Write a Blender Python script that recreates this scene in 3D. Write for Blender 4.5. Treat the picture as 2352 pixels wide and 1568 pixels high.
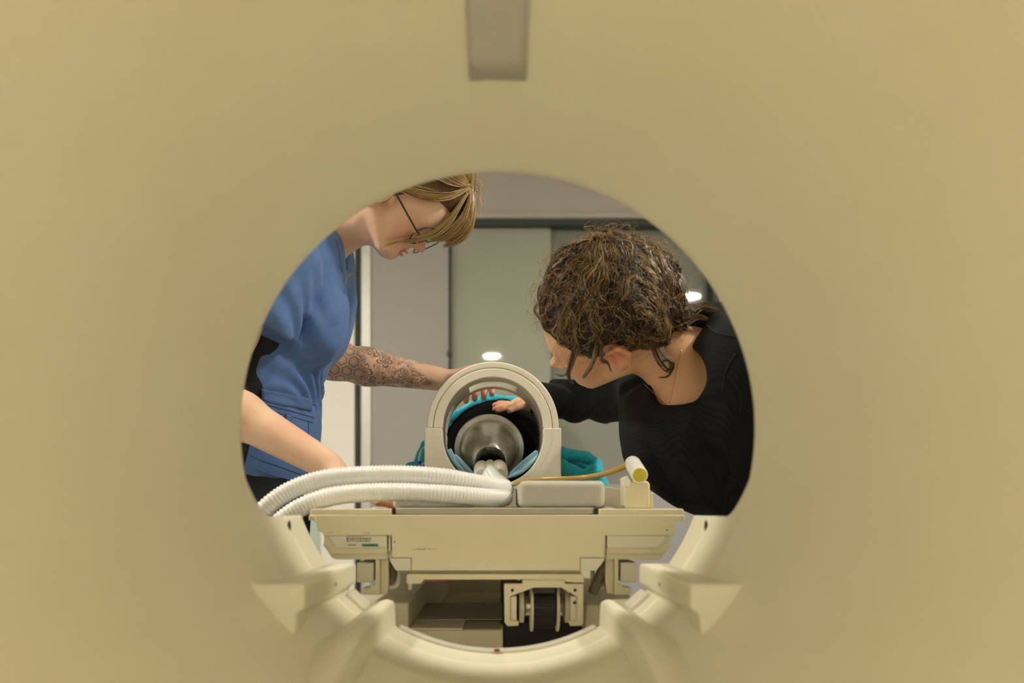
import bpy, math, random
import numpy as np
from mathutils import Vector, Matrix

for _o in list(bpy.data.objects):
    bpy.data.objects.remove(_o, do_unlink=True)
SC = bpy.context.scene
COL = SC.collection
F = 2000.0          # focal length in pixels of the 2352 px wide frame
H = 0.95            # camera height (table height), metres

# ---------------------------------------------------------------- camera
cam_d = bpy.data.cameras.new('camera')
cam = bpy.data.objects.new('camera', cam_d)
COL.objects.link(cam)
cam.location = (0, 0, H)
cam.rotation_euler = (math.pi / 2, 0, 0)
cam_d.sensor_width = 36.0
cam_d.lens = 36.0 * F / 2352.0
cam_d.shift_x = 33.0 / 2352.0
cam_d.shift_y = 381.0 / 2352.0
cam_d.clip_start = 0.02
cam_d.dof.use_dof = True
cam_d.dof.focus_distance = 1.76
cam_d.dof.aperture_fstop = 2.8
SC.camera = cam

# ---------------------------------------------------------------- world, exposure
world = bpy.data.worlds.new('world')
SC.world = world
world.use_nodes = True
world.node_tree.nodes['Background'].inputs[0].default_value = (0.9, 0.88, 0.84, 1)
world.node_tree.nodes['Background'].inputs[1].default_value = 0.0
SC.view_settings.view_transform = 'Standard'
SC.view_settings.look = 'None'
SC.view_settings.gamma = 1.0
SC.view_settings.use_curve_mapping = False
SC.view_settings.exposure = 1.46
LAMP = 200.0        # emission strength of one ceiling downlight

# ---------------------------------------------------------------- helpers
def srgb(r, g, b):
    f = lambda c: (c / 255.0) / 12.92 if c / 255.0 <= 0.04045 else ((c / 255.0 + 0.055) / 1.055) ** 2.4
    return (f(r), f(g), f(b))

MATS = {}
def mat(name, col, rough=0.5, metal=0.0, spec=0.5, noise=0.0, nscale=20.0, bump=0.0, bscale=200.0,
        sss=0.0, sheen=0.0, coat=0.0, trans=0.0, col2=None, emit=None, attr=None):
    m = bpy.data.materials.new(name)
    m.use_nodes = True
    nt = m.node_tree
    b = nt.nodes['Principled BSDF']
    c = tuple(col) + (1,)
    b.inputs['Base Color'].default_value = c
    b.inputs['Roughness'].default_value = rough
    b.inputs['Metallic'].default_value = metal
    b.inputs['Specular IOR Level'].default_value = spec
    b.inputs['Coat Weight'].default_value = coat
    b.inputs['Sheen Weight'].default_value = sheen
    b.inputs['Transmission Weight'].default_value = trans
    if sss:
        b.inputs['Subsurface Weight'].default_value = sss
        b.inputs['Subsurface Radius'].default_value = (0.012, 0.005, 0.003)
        b.inputs['Subsurface Scale'].default_value = 0.5
    if emit:
        b.inputs['Emission Color'].default_value = tuple(col) + (1,)
        b.inputs['Emission Strength'].default_value = emit
    tc = nt.nodes.new('ShaderNodeTexCoord')
    src = None
    if attr:
        a = nt.nodes.new('ShaderNodeAttribute'); a.attribute_name = attr
        src = a.outputs['Color']
        nt.links.new(src, b.inputs['Base Color'])
    if noise:
        n = nt.nodes.new('ShaderNodeTexNoise')
        n.inputs['Scale'].default_value = nscale
        n.inputs['Detail'].default_value = 6
        nt.links.new(tc.outputs['Object'], n.inputs['Vector'])
        r = nt.nodes.new('ShaderNodeMapRange')
        r.inputs['From Min'].default_value = 0.3; r.inputs['From Max'].default_value = 0.7
        nt.links.new(n.outputs['Fac'], r.inputs['Value'])
        mx = nt.nodes.new('ShaderNodeMix'); mx.data_type = 'RGBA'
        c2 = col2 if col2 else tuple(v * (1 - noise) for v in col)
        mx.inputs['A'].default_value = c
        mx.inputs['B'].default_value = tuple(c2) + (1,)
        if attr:
            mm = nt.nodes.new('ShaderNodeMix'); mm.data_type = 'RGBA'; mm.blend_type = 'MULTIPLY'
            mm.inputs['Factor'].default_value = noise
            nt.links.new(src, mm.inputs['A']); nt.links.new(n.outputs['Color'], mm.inputs['B'])
            nt.links.new(mm.outputs['Result'], b.inputs['Base Color'])
        else:
            nt.links.new(r.outputs['Result'], mx.inputs['Factor'])
            nt.links.new(mx.outputs['Result'], b.inputs['Base Color'])
    if bump:
        n2 = nt.nodes.new('ShaderNodeTexNoise')
        n2.inputs['Scale'].default_value = bscale
        n2.inputs['Detail'].default_value = 4
        nt.links.new(tc.outputs['Object'], n2.inputs['Vector'])
        bp = nt.nodes.new('ShaderNodeBump')
        bp.inputs['Strength'].default_value = bump
        bp.inputs['Distance'].default_value = 0.002
        nt.links.new(n2.outputs['Fac'], bp.inputs['Height'])
        nt.links.new(bp.outputs['Normal'], b.inputs['Normal'])
    MATS[name] = m
    return m

def at(px, py, Y):
    return Vector(((px - 1143.0) * Y / F, Y, H + (1165.0 - py) * Y / F))

def tag(o, label=None, cat=None, group=None, kind=None):
    if label: o['label'] = label
    if cat: o['category'] = cat
    if group: o['group'] = group
    if kind: o['kind'] = kind
    return o

def empty(name, loc, label=None, cat=None, group=None, kind=None):
    o = bpy.data.objects.new(name, None)
    o.empty_display_size = 0.05
    o.location = loc
    COL.objects.link(o)
    return tag(o, label, cat, group, kind)

class MB:
    """collects shapes; build() links them as one mesh object"""
    def __init__(s):
        s.v = []; s.f = []
    def add(s, vs, fs):
        n = len(s.v)
        s.v += [tuple(v) for v in vs]
        s.f += [tuple(i + n for i in f) for f in fs]
        return s
    def box(s, x0, x1, y0, y1, z0, z1):
        vs = [(x, y, z) for x in (x0, x1) for y in (y0, y1) for z in (z0, z1)]
        return s.add(vs, [(0, 1, 3, 2), (4, 6, 7, 5), (0, 4, 5, 1), (2, 3, 7, 6), (0, 2, 6, 4), (1, 5, 7, 3)])
    def prism(s, poly, y0, y1):
        """poly of (x, z), extruded along y"""
        a = sum(poly[i][0] * poly[(i + 1) % len(poly)][1] - poly[(i + 1) % len(poly)][0] * poly[i][1] for i in range(len(poly)))
        if a < 0: poly = poly[::-1]
        n = len(poly)
        vs = [(x, y0, z) for x, z in poly] + [(x, y1, z) for x, z in poly]
        fs = [tuple(range(n)), tuple(range(2 * n - 1, n - 1, -1))]
        fs += [(i, i + n, (i + 1) % n + n, (i + 1) % n) for i in range(n)]
        return s.add(vs, fs)
    def lathe_y(s, prof, cx, cz, n=64, a0=0.0, a1=2 * math.pi, closed=False):
        """prof of (y, r) spun round an axis along y through (cx, cz); angle from +x towards +z"""
        full = abs(a1 - a0 - 2 * math.pi) < 1e-6
        m = len(prof); k = n if full else n + 1
        vs = []
        for i in range(k):
            a = a0 + (a1 - a0) * i / n
            for y, r in prof:
                vs.append((cx + r * math.cos(a), y, cz + r * math.sin(a)))
        fs = []
        for i in range(n):
            j = (i + 1) % k
            for q in range(m if closed else m - 1):
                q2 = (q + 1) % m
                fs.append((i * m + q, i * m + q2, j * m + q2, j * m + q))
        if not full and closed:
            fs.append(tuple(range(m))[::-1]); fs.append(tuple((k - 1) * m + q for q in range(m)))
        return s.add(vs, fs)
    def tube(s, path, rad, n=12, cap=True):
        P = [Vector(p) for p in path]
        R = rad if hasattr(rad, '__len__') else [rad] * len(P)
        T = []
        for i in range(len(P)):
            d = P[min(i + 1, len(P) - 1)] - P[max(i - 1, 0)]
            T.append(d.normalized() if d.length > 1e-9 else Vector((0, 0, 1)))
        nr = T[0].orthogonal().normalized()
        vs = []; fs = []
        for i, p in enumerate(P):
            nr = (nr - T[i] * nr.dot(T[i]))
            nr = nr.normalized() if nr.length > 1e-6 else T[i].orthogonal().normalized()
            bn = T[i].cross(nr)
            for q in range(n):
                a = 2 * math.pi * q / n
                vs.append(p + (nr * math.cos(a) + bn * math.sin(a)) * R[i])
        for i in range(len(P) - 1):
            for q in range(n):
                fs.append((i * n + q, i * n + (q + 1) % n, (i + 1) * n + (q + 1) % n, (i + 1) * n + q))
        if cap:
            fs.append(tuple(range(n))[::-1]); fs.append(tuple((len(P) - 1) * n + q for q in range(n)))
        return s.add(vs, fs)
    def spin(s, prof, p0, axis, n=32, cap=True):
        """prof of (t, r) along the unit axis from p0"""
        ax = Vector(axis).normalized(); u = ax.orthogonal().normalized(); w = ax.cross(u)
        vs = []; m = len(prof)
        for t, r in prof:
            for q in range(n):
                a = 2 * math.pi * q / n
                vs.append(Vector(p0) + ax * t + (u * math.cos(a) + w * math.sin(a)) * r)
        fs = [(i * n + q, i * n + (q + 1) % n, (i + 1) * n + (q + 1) % n, (i + 1) * n + q) for i in range(m - 1) for q in range(n)]
        if cap:
            fs.append(tuple(range(n))[::-1]); fs.append(tuple((m - 1) * n + q for q in range(n)))
        return s.add(vs, fs)
    def grid(s, fn, nu, nv, thick=0.0):
        """fn(u, v) -> point, u and v in 0..1"""
        vs = [Vector(fn(i / nu, j / nv)) for i in range(nu + 1) for j in range(nv + 1)]
        fs = [(i * (nv + 1) + j, (i + 1) * (nv + 1) + j, (i + 1) * (nv + 1) + j + 1, i * (nv + 1) + j + 1) for i in range(nu) for j in range(nv)]
        return s.add(vs, fs)
    def ball(s, c, r, n=16, m=10, sc=(1, 1, 1)):
        vs = []
        for i in range(m + 1):
            t = math.pi * i / m
            for q in range(n):
                a = 2 * math.pi * q / n
                vs.append((c[0] + r * sc[0] * math.sin(t) * math.cos(a), c[1] + r * sc[1] * math.sin(t) * math.sin(a), c[2] + r * sc[2] * math.cos(t)))
        fs = [(i * n + q, (i + 1) * n + q, (i + 1) * n + (q + 1) % n, i * n + (q + 1) % n) for i in range(m) for q in range(n)]
        return s.add(vs, fs)
    def build(s, name, m, parent=None, smooth=0.6, bevel=0.0, seg=2, solid=0.0, sub=0):
        me = bpy.data.meshes.new(name)
        me.from_pydata(s.v, [], s.f)
        me.validate()
        o = bpy.data.objects.new(name, me)
        COL.objects.link(o)
        me.materials.append(MATS[m] if isinstance(m, str) else m)
        return finish(o, parent, smooth, bevel, seg, solid, sub)

def finish(o, parent=None, smooth=0.6, bevel=0.0, seg=2, solid=0.0, sub=0):
    me = o.data
    if solid:
        md = o.modifiers.new('solid', 'SOLIDIFY'); md.thickness = solid; md.offset = 0
    if bevel:
        md = o.modifiers.new('bevel', 'BEVEL'); md.width = bevel; md.segments = seg
        md.limit_method = 'ANGLE'; md.angle_limit = 0.6; md.use_clamp_overlap = True
    if sub:
        md = o.modifiers.new('sub', 'SUBSURF'); md.levels = sub; md.render_levels = sub
    if smooth:
        me.polygons.foreach_set('use_smooth', [True] * len(me.polygons))
        if smooth < 3:
            e = me.attributes.get('sharp_edge') or me.attributes.new('sharp_edge', 'BOOLEAN', 'EDGE')
            import bmesh
            bm = bmesh.new(); bm.from_mesh(me)
            bmesh.ops.recalc_face_normals(bm, faces=bm.faces)
            lay = [False] * len(bm.edges)
            for i, ed in enumerate(bm.edges):
                if len(ed.link_faces) == 2:
                    lay[i] = ed.calc_face_angle(0) > smooth
            bm.to_mesh(me); bm.free()
            e = me.attributes.get('sharp_edge') or me.attributes.new('sharp_edge', 'BOOLEAN', 'EDGE')
            e.data.foreach_set('value', lay)
            me.polygons.foreach_set('use_smooth', [True] * len(me.polygons))
    if parent:
        o.parent = parent
        bpy.context.view_layer.update()
        o.matrix_parent_inverse = parent.matrix_world.inverted()
    return o

def bez(pts, n=24):
    """Catmull-Rom through the points"""
    P = [Vector(p) for p in pts]
    P = [P[0] * 2 - P[1]] + P + [P[-1] * 2 - P[-2]]
    out = []
    for i in range(1, len(P) - 2):
        for k in range(n):
            t = k / n
            a, b, c, d = P[i - 1], P[i], P[i + 1], P[i + 2]
            out.append(0.5 * ((2 * b) + (c - a) * t + (2 * a - 5 * b + 4 * c - d) * t * t + (3 * b - a - 3 * c + d) * t ** 3))
    out.append(P[-2])
    return out
# ---------------------------------------------------------------- materials of the place
mat('cream', srgb(231, 227, 203), 0.38, noise=0.05, nscale=3, bump=0.03, bscale=400, col2=srgb(228, 220, 194))
mat('cream_table', srgb(226, 217, 186), 0.42, noise=0.06, nscale=8, bump=0.04, bscale=300, col2=srgb(218, 208, 174))
mat('cream_light', srgb(226, 220, 200), 0.45, noise=0.05, nscale=10)
mat('strip_grey', srgb(196, 190, 182), 0.5, noise=0.04)
mat('lip_grey', srgb(200, 196, 180), 0.4, noise=0.05)
mat('dark', srgb(26, 24, 20), 0.6, noise=0.2, nscale=12)
mat('seam', srgb(120, 108, 76), 0.7)
mat('wall_white', srgb(240, 236, 228), 0.6, noise=0.03, nscale=2, bump=0.05, bscale=120)
mat('wall_grey', srgb(178, 172, 162), 0.6, noise=0.04, nscale=2, bump=0.05, bscale=120)
mat('wall_green', srgb(118, 124, 108), 0.6, noise=0.05)
mat('dado_green', srgb(196, 212, 198), 0.6, noise=0.05)
mat('ceiling_white', srgb(236, 234, 228), 0.8, noise=0.03, nscale=6)
mat('vinyl', srgb(168, 166, 168), 0.35, noise=0.1, nscale=30)
mat('door_grey', srgb(160, 157, 150), 0.4, noise=0.04, nscale=1.5)
mat('alu', srgb(190, 190, 184), 0.35, metal=0.6, noise=0.05)
mat('frame_dark', srgb(52, 60, 54), 0.5, noise=0.1)
mat('film_grey', srgb(168, 167, 168), 0.5, noise=0.03)
mat('lamp_glow', (1.0, 0.94, 0.81), 0.5, emit=LAMP)
mat('lamp_trim', srgb(225, 225, 222), 0.4)

def glass_mat(name, tint, frost, fcol, ior=1.5):
    m = bpy.data.materials.new(name); m.use_nodes = True
    nt = m.node_tree; nt.nodes.clear()
    out = nt.nodes.new('ShaderNodeOutputMaterial')
    tr = nt.nodes.new('ShaderNodeBsdfTransparent'); tr.inputs[0].default_value = tint + (1,)
    df = nt.nodes.new('ShaderNodeBsdfDiffuse'); df.inputs[0].default_value = fcol + (1,)
    tl = nt.nodes.new('ShaderNodeBsdfTranslucent'); tl.inputs[0].default_value = fcol + (1,)
    ad = nt.nodes.new('ShaderNodeMixShader'); ad.inputs[0].default_value = 0.3
    nt.links.new(df.outputs[0], ad.inputs[1]); nt.links.new(tl.outputs[0], ad.inputs[2])
    m1 = nt.nodes.new('ShaderNodeMixShader')
    n = nt.nodes.new('ShaderNodeTexNoise'); n.inputs['Scale'].default_value = 3
    mr = nt.nodes.new('ShaderNodeMapRange')
    mr.inputs['To Min'].default_value = max(0, frost - 0.03); mr.inputs['To Max'].default_value = min(1, frost + 0.03)
    nt.links.new(n.outputs['Fac'], mr.inputs['Value']); nt.links.new(mr.outputs[0], m1.inputs[0])
    nt.links.new(tr.outputs[0], m1.inputs[1]); nt.links.new(ad.outputs[0], m1.inputs[2])
    gl = nt.nodes.new('ShaderNodeBsdfGlossy'); gl.inputs['Roughness'].default_value = 0.03
    fr = nt.nodes.new('ShaderNodeFresnel'); fr.inputs[0].default_value = ior
    m2 = nt.nodes.new('ShaderNodeMixShader')
    nt.links.new(fr.outputs[0], m2.inputs[0]); nt.links.new(m1.outputs[0], m2.inputs[1]); nt.links.new(gl.outputs[0], m2.inputs[2])
    nt.links.new(m2.outputs[0], out.inputs[0])
    MATS[name] = m
glass_mat('glass_frost', (0.72, 0.80, 0.74), 0.88, srgb(196, 200, 182))
glass_mat('glass_clear', (0.78, 0.82, 0.78), 0.62, srgb(176, 178, 164))

# ---------------------------------------------------------------- room shell
RX0, RX1, RY0, RY1, RZ = -2.9, 2.9, -2.9, 4.5, 2.85
def struct(o):
    o['kind'] = 'structure'; return o
struct(MB().box(RX0 - .1, RX1 + .1, RY0 - .1, 7.0, -.1, 0).build('floor', 'vinyl'))
struct(MB().box(RX0 - .1, RX1 + .1, RY0 - .1, 7.0, RZ, RZ + .1).build('ceiling', 'ceiling_white'))
struct(MB().box(RX0 - .1, RX0, RY0 - .1, 7.0, 0, RZ).build('wall_left', 'wall_white'))
struct(MB().box(RX1, RX1 + .1, RY0 - .1, 7.0, 0, RZ).build('wall_right', 'wall_white'))
struct(MB().box(RX0, RX1, RY0 - .1, RY0, 0, RZ).build('wall_rear', 'wall_white'))
kB = RY1 / F
def bx(px): return (px - 1143) * kB
def bz(py): return H + (1165 - py) * kB
# back wall: pier, bulkhead over the sliding doors, right part, green part behind the pier
wb = struct(empty('wall_back', (0, RY1, 0)))
MB().box(bx(744), bx(819), 4.42, 4.66, 0, RZ).build('wall_pier', 'wall_white', wb)
MB().box(bx(819), bx(1650), 4.50, 4.66, bz(497), RZ).build('bulkhead', 'wall_grey', wb)
MB().box(bx(1650), RX1, 4.50, 4.66, 0, RZ).build('wall_panel', 'wall_white', wb)
MB().box(RX0, bx(744), 4.55, 4.66, bz(912), RZ).build('upper_wall', 'wall_green', wb)
MB().box(RX0, bx(744), 4.53, 4.66, 0, bz(912)).build('dado_wall', 'dado_green', wb)
t1 = struct(MB().box(bx(819), bx(1650), 4.49, 4.62, bz(518), bz(505)).build('trim_1', 'frame_dark', bevel=.003))
t2 = struct(MB().box(bx(819), bx(1650), 4.46, 4.60, bz(505), bz(494)).build('trim_2', 'wall_grey', bevel=.004))
t3 = struct(MB().box(bx(819), bx(827), 4.46, 4.62, 0, bz(518)).build('trim_3', 'frame_dark', bevel=.003))
t4 = struct(MB().box(bx(1633), bx(1650), 4.46, 4.62, 0, bz(518)).build('trim_4', 'frame_dark', bevel=.003))
def door(name, x0, x1, y0, th, m, stile=None, handle=None, film=False):
    e = struct(empty(name, ((x0 + x1) / 2, y0, 0)))
    MB().box(x0, x1, y0, y0 + th, .01, bz(518)).build('leaf', m, e)
    if stile:
        MB().box(x0, x0 + stile, y0 - .012, y0 + th + .004, .01, bz(518)).build('stile', 'alu', e, bevel=.003)
    if film:
        MB().box(x0 + .01, x1 - .01, y0 - .003, y0 - .0015, .02, 1.07).build('privacy_film', 'film_grey', e)
    if handle:
        hx, hz, hw, hh = handle
        MB().box(hx - hw, hx + hw, y0 - .045, y0 - .02, hz - hh, hz + hh).box(hx - hw * .6, hx + hw * .6, y0 - .025, y0 + .001, hz - hh * .6, hz + hh * .6).build('handle', 'alu', e, bevel=.004)
    return e
door('door_1', bx(828), bx(1031), 4.505, .035, 'door_grey', stile=bx(852) - bx(828), handle=(bx(955), bz(838), .028, .006))
door('door_2', bx(1036), bx(1266), 4.545, .012, 'glass_frost', film=True)
door('door_3', bx(1267), bx(1632), 4.575, .012, 'glass_clear', film=True)
struct(MB().box(bx(1030), bx(1036), 4.50, 4.56, .01, bz(518)).box(bx(1028), bx(1038), 4.48, 4.52, bz(818), bz(806)).build('trim_5', 'frame_dark', bevel=.002))
# the room behind the glass
struct(MB().box(RX0, RX1, 6.9, 7.0, 0, RZ).build('wall_far', 'wall_grey'))
cab = empty('storage_cabinet', (0.75, 6.3, 0), 'tall pale green storage cabinet standing behind the sliding glass doors', 'cabinet')
MB().box(.35, 1.35, 6.3, 6.8, 0, 2.0).build('body', 'dado_green', cab, bevel=.006)
for i in range(2):
    d = MB().box(.36 + i * .5, .84 + i * .5, 6.275, 6.298, .08, 1.98).build('door', 'wall_green', cab, bevel=.004)
    MB().box(.80 + i * .1, .81 + i * .1, 6.25, 6.275, .95, 1.10).build('handle', 'alu', d, bevel=.003)

# ---------------------------------------------------------------- ceiling downlights
def downlight(x, y, lab, r=.10):
    e = empty('ceiling_downlight_offscreen', (x, y, RZ), lab, 'light', 'round downlights in the ceiling')
    MB().spin([(0, r * .99), (.004, r * .99)], (x, y, RZ - .012), (0, 0, 1), 32).build('diffuser_offscreen', 'lamp_glow', e)
    MB().spin([(0, r), (-.004, r), (-.006, r * 1.18), (.0, r * 1.22), (.0119, r * 1.22), (.0119, r)], (x, y, RZ - .012), (0, 0, 1), 32, cap=False).build('trim_ring', 'lamp_trim', e)
# the glass doors mirror two of these lamps; the others complete the same two rows
LIGHTS = [(-.07, -1.77, 'round ceiling downlight behind the scanner, mirrored in the glass above the head coil'),
          (1.71, 1.35, 'round ceiling downlight beside the scanner, above the person in black, mirrored in the glass'),
          (-1.71, 1.35, 'round ceiling downlight beside the scanner, above the person in blue'),
          (-1.71, -1.77, 'round ceiling downlight behind the scanner, towards the left wall'),
          (1.71, -1.77, 'round ceiling downlight behind the scanner, towards the right wall')]
for x, y, l in LIGHTS:
    downlight(x, y, l)
# ---------------------------------------------------------------- the scanner (camera looks out through its bore)
ZC = H + 0.092       # bore axis height
scn = empty('mri_scanner', (0, .3, 0), 'large cream scanner with a wide flared tunnel, framing the whole view', 'scanner')
def RF(y): return .30 + .19 * (1.0 - y) + .10 * (1.0 - y) ** 2
prof = [(y, RF(y)) for y in np.linspace(.05, 1.0, 44)]
prof = [(-.66, .80), (-.65, .74), (-.61, .69), (-.54, .655), (-.40, .632), (-.2, .61), (-.05, .59)] + prof  # unseen rear tube, lengthened to keep direct lamp light off the flare
prof += [(1.008, .2992), (1.016, .2998), (1.026, .303), (1.045, .316), (1.07, .34), (1.11, .40), (1.15, .50), (1.175, .65), (1.185, .85), (1.17, .93), (1.12, .965), (1.0, .975), (-.4, .975), (-.58, .965), (-.64, .93)]
MB().lathe_y(prof, 0, ZC, 200, closed=True).build('bore_cover', 'cream', scn, smooth=5)
# plinth under the drum
MB().prism([(-.62, 0), (.62, 0), (.70, .36), (-.70, .36)], -.5, 1.1).build('plinth', 'cream', scn, bevel=.02)
# grey strip set in the crown of the flare
ys = np.linspace(.1, .853, 26)
a_w = .0275
vs = []; fs = []
for y in ys:
    r = RF(y) - .002
    for q in range(7):
        x = -a_w + 2 * a_w * q / 6
        vs.append((x, y, ZC + math.sqrt(r * r - x * x)))
for i in range(len(ys) - 1):
    for q in range(6):
        fs.append((i * 7 + q, i * 7 + q + 1, (i + 1) * 7 + q + 1, (i + 1) * 7 + q))
MB().add(vs, fs).build('crown_strip', 'strip_grey', scn, solid=.003)

def arc_shell(y0, y1, ztop, r=.2995, th=.02, ny=12, na=64, zfun=None):
    """lower part of a tube, cut off level at height ztop"""
    rows = []
    for i in range(ny + 1):
        y = y0 + (y1 - y0) * i / ny
        zt = zfun(y) if zfun else ztop
        a = math.asin((ZC - zt) / r)
        rows.append([(y, -a + (-math.pi + 2 * a) * q / na) for q in range(na + 1)])
    vs = []
    for rr in (r, r + th):
        for row in rows:
            for y, t in row:
                vs.append((rr * math.cos(t), y, ZC + rr * math.sin(t)))
    m = na + 1; N = (ny + 1) * m
    fs = []
    for i in range(ny):
        for q in range(na):
            a = i * m + q
            fs.append((a, a + 1, a + m + 1, a + m)); fs.append((N + a, N + a + m, N + a + m + 1, N + a + 1))
        for q in (0, na):
            a = i * m + q; fs.append((a, a + m, N + a + m, N + a))
    for i in (0, ny):
        for q in range(na):
            a = i * m + q; fs.append((a, N + a, N + a + 1, a + 1))
    return MB().add(vs, fs)
def zwall(y):
    t = min(1, max(0, (y - 1.0) / .075))
    return .940 + .075 * (1 - t) ** 2
arc_shell(1.0, 1.1485, .94, zfun=zwall, ny=20).build('bore_wall', 'cream', scn, bevel=.003)
arc_shell(1.1505, 1.25, .94).build('bore_collar', 'cream', scn, bevel=.004)
arc_shell(1.236, 1.256, .783, r=.294, th=.012, ny=2).build('trough_lip', 'lip_grey', scn, bevel=.003)
for sx in (-1, 1):
    # screw in its slot at the seam of the bore wall
    a = math.asin((ZC - .925) / .2985)
    p = Vector((sx * .2985 * math.cos(a), 1.148, ZC - .2985 * math.sin(a)))
    MB().ball(p, .0055, 12, 8, (.4, .7, 1.5)).build('screw', 'dark', scn)
    # ledge that carries the table
    led = [(.205, .869), (.205, .840), (.214, .837), (.214, .8175), (.232, .795), (.30, .80), (.30, .869)]
    b = MB(); poly = [(sx * x, z) for x, z in led]
    b.prism(poly, .925, 1.262)
    lo = b.build('table_ledge', 'cream', scn, bevel=.009, seg=4)
    MB().box(sx * .2135 - .001, sx * .2135 + .001, 1.0, 1.16, .8195, .8335).build('cover_plate', 'cream_light', lo, bevel=.0008)
    for yy, zz in ((1.02, .826), (1.10, .853)):
        MB().spin([(0, .0026), (.0015, .0026)], (sx * (.2130 if zz < .84 else .2055), yy, zz), (-sx, 0, 0), 12).build('screw', 'seam', lo)
    MB().prism([(sx * .207, .834), (sx * .182, .812), (sx * .186, .806), (sx * .2, .804), (sx * .216, .818)], 1.20, 1.258).build('end_tab', 'cream_light', lo, bevel=.003)
    # lower rail
    r0 = [(.1485, .8145), (.1465, .770), (.24, .765), (.24, .812), (.203, .8035), (.190, .8045), (.176, .8135), (.160, .8175)]
    n = len(r0)
    vs = []
    secs = [(.78, -.075), (.86, -.036), (.92, -.012), (.955, -.001), (.975, 0), (1.10, 0), (1.262, 0)]
    for y, dz in secs:
        for x, z in r0:
            vs.append((sx * (x + (.02 * (-dz / .075))), y, z + dz))
    fs = []
    for i in range(len(secs) - 1):
        for q in range(n):
            fs.append((i * n + q, i * n + (q + 1) % n, (i + 1) * n + (q + 1) % n, (i + 1) * n + q))
    fs.append(tuple(range(n))); fs.append(tuple((len(secs) - 1) * n + q for q in range(n))[::-1])
    MB().add(vs, fs).build('lower_rail', 'cream', scn, bevel=.005, seg=3, smooth=.7)
mat('rust', srgb(120, 60, 40), .7)
MB().box(-.005, .003, 1.229, 1.236, ZC - .2955, ZC - .2925).build('screw', 'rust', scn)
# ---------------------------------------------------------------- patient table
mat('belt', srgb(34, 30, 26), 0.6, bump=0.2)
mat('steel', srgb(200, 196, 186), 0.22, metal=1.0, noise=0.1)
mat('braid', srgb(120, 112, 88), 0.6, noise=0.5, nscale=300, bump=0.6, bscale=500)
mat('orange', srgb(190, 100, 40), 0.5, noise=0.3)
mat('ink', srgb(50, 48, 42), 0.7)
mat('scuff', srgb(128, 120, 92), 0.8)
mat('label_green', srgb(24, 130, 92), 0.5)
mat('label_paper', srgb(222, 214, 184), 0.5)
mat('board_grey', srgb(170, 166, 150), 0.5, noise=0.05)
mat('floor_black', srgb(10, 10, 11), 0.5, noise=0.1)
TY = 1.32
def tx(px, Y=TY): return (px - 1143) * Y / F
def tz(py, Y=TY): return H + (1165 - py) * Y / F
def tpoly(pts, Y=TY): return [(tx(a, Y), tz(b, Y)) for a, b in pts]
tab = empty('patient_table', (0, 2.2, 0), 'cream patient table docked in front of the scanner tunnel', 'table')
fp = [(709, 1182), (1573, 1182), (1573, 1197), (1553, 1197), (1550, 1229), (1389, 1230), (1388, 1279), (1385, 1280), (1332, 1280), (1332, 1310),
      (945, 1310), (945, 1280), (901, 1280), (899, 1229), (742, 1229), (739, 1222), (731, 1220), (728, 1208), (727, 1196), (721, 1192), (709, 1194)]
front = MB().prism(tpoly(fp), TY, TY + .035).build('front_panel', 'cream_table', tab, bevel=.0012)
# lighter corner blocks of the front panel
MB().prism(tpoly([(895, 1281), (944, 1281), (944, 1310), (909, 1310), (895, 1287)]), TY + .001, TY + .034).build('corner_block', 'cream_light', tab, bevel=.001)
MB().prism(tpoly([(1333, 1281), (1388, 1281), (1388, 1287), (1370, 1310), (1333, 1310)]), TY + .001, TY + .034).build('corner_block', 'cream_light', tab, bevel=.001)
# little end ribs on the ear
for px in (711, 717, 723):
    MB().box(tx(px), tx(px + 3.5), TY - .004, TY + .03, tz(1195 if px < 720 else 1199), tz(1183)).build('edge_rib', 'cream_table', tab, bevel=.0008)
# side rails along the table top
for nm, p0, p1 in (('side_rail', 712, 898), ('side_rail', 1376, 1571)):
    MB().prism(tpoly([(p0 + 4, 1168), (p1 - 3, 1168), (p1, 1171), (p1, 1181.5), (p0, 1181.5), (p0, 1173)]), TY + .002, 3.15).build(nm, 'cream_table', tab, bevel=.0015)
# table body
MB().box(tx(760), tx(1520), TY + .036, 3.15, tz(1228), tz(1181.8)).build('table_body', 'cream_table', tab)
MB().box(tx(905), tx(1366), TY + .012, 3.1, tz(1181), tz(1165.6)).build('sliding_board', 'board_grey', tab, bevel=.002)
MB().box(tx(898), tx(905), TY + .01, 3.1, tz(1181), tz(1167)).build('guide_strip', 'dark', tab)
MB().box(tx(1366), tx(1376), TY + .01, 3.1, tz(1181), tz(1167)).build('guide_strip', 'dark', tab)
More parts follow.
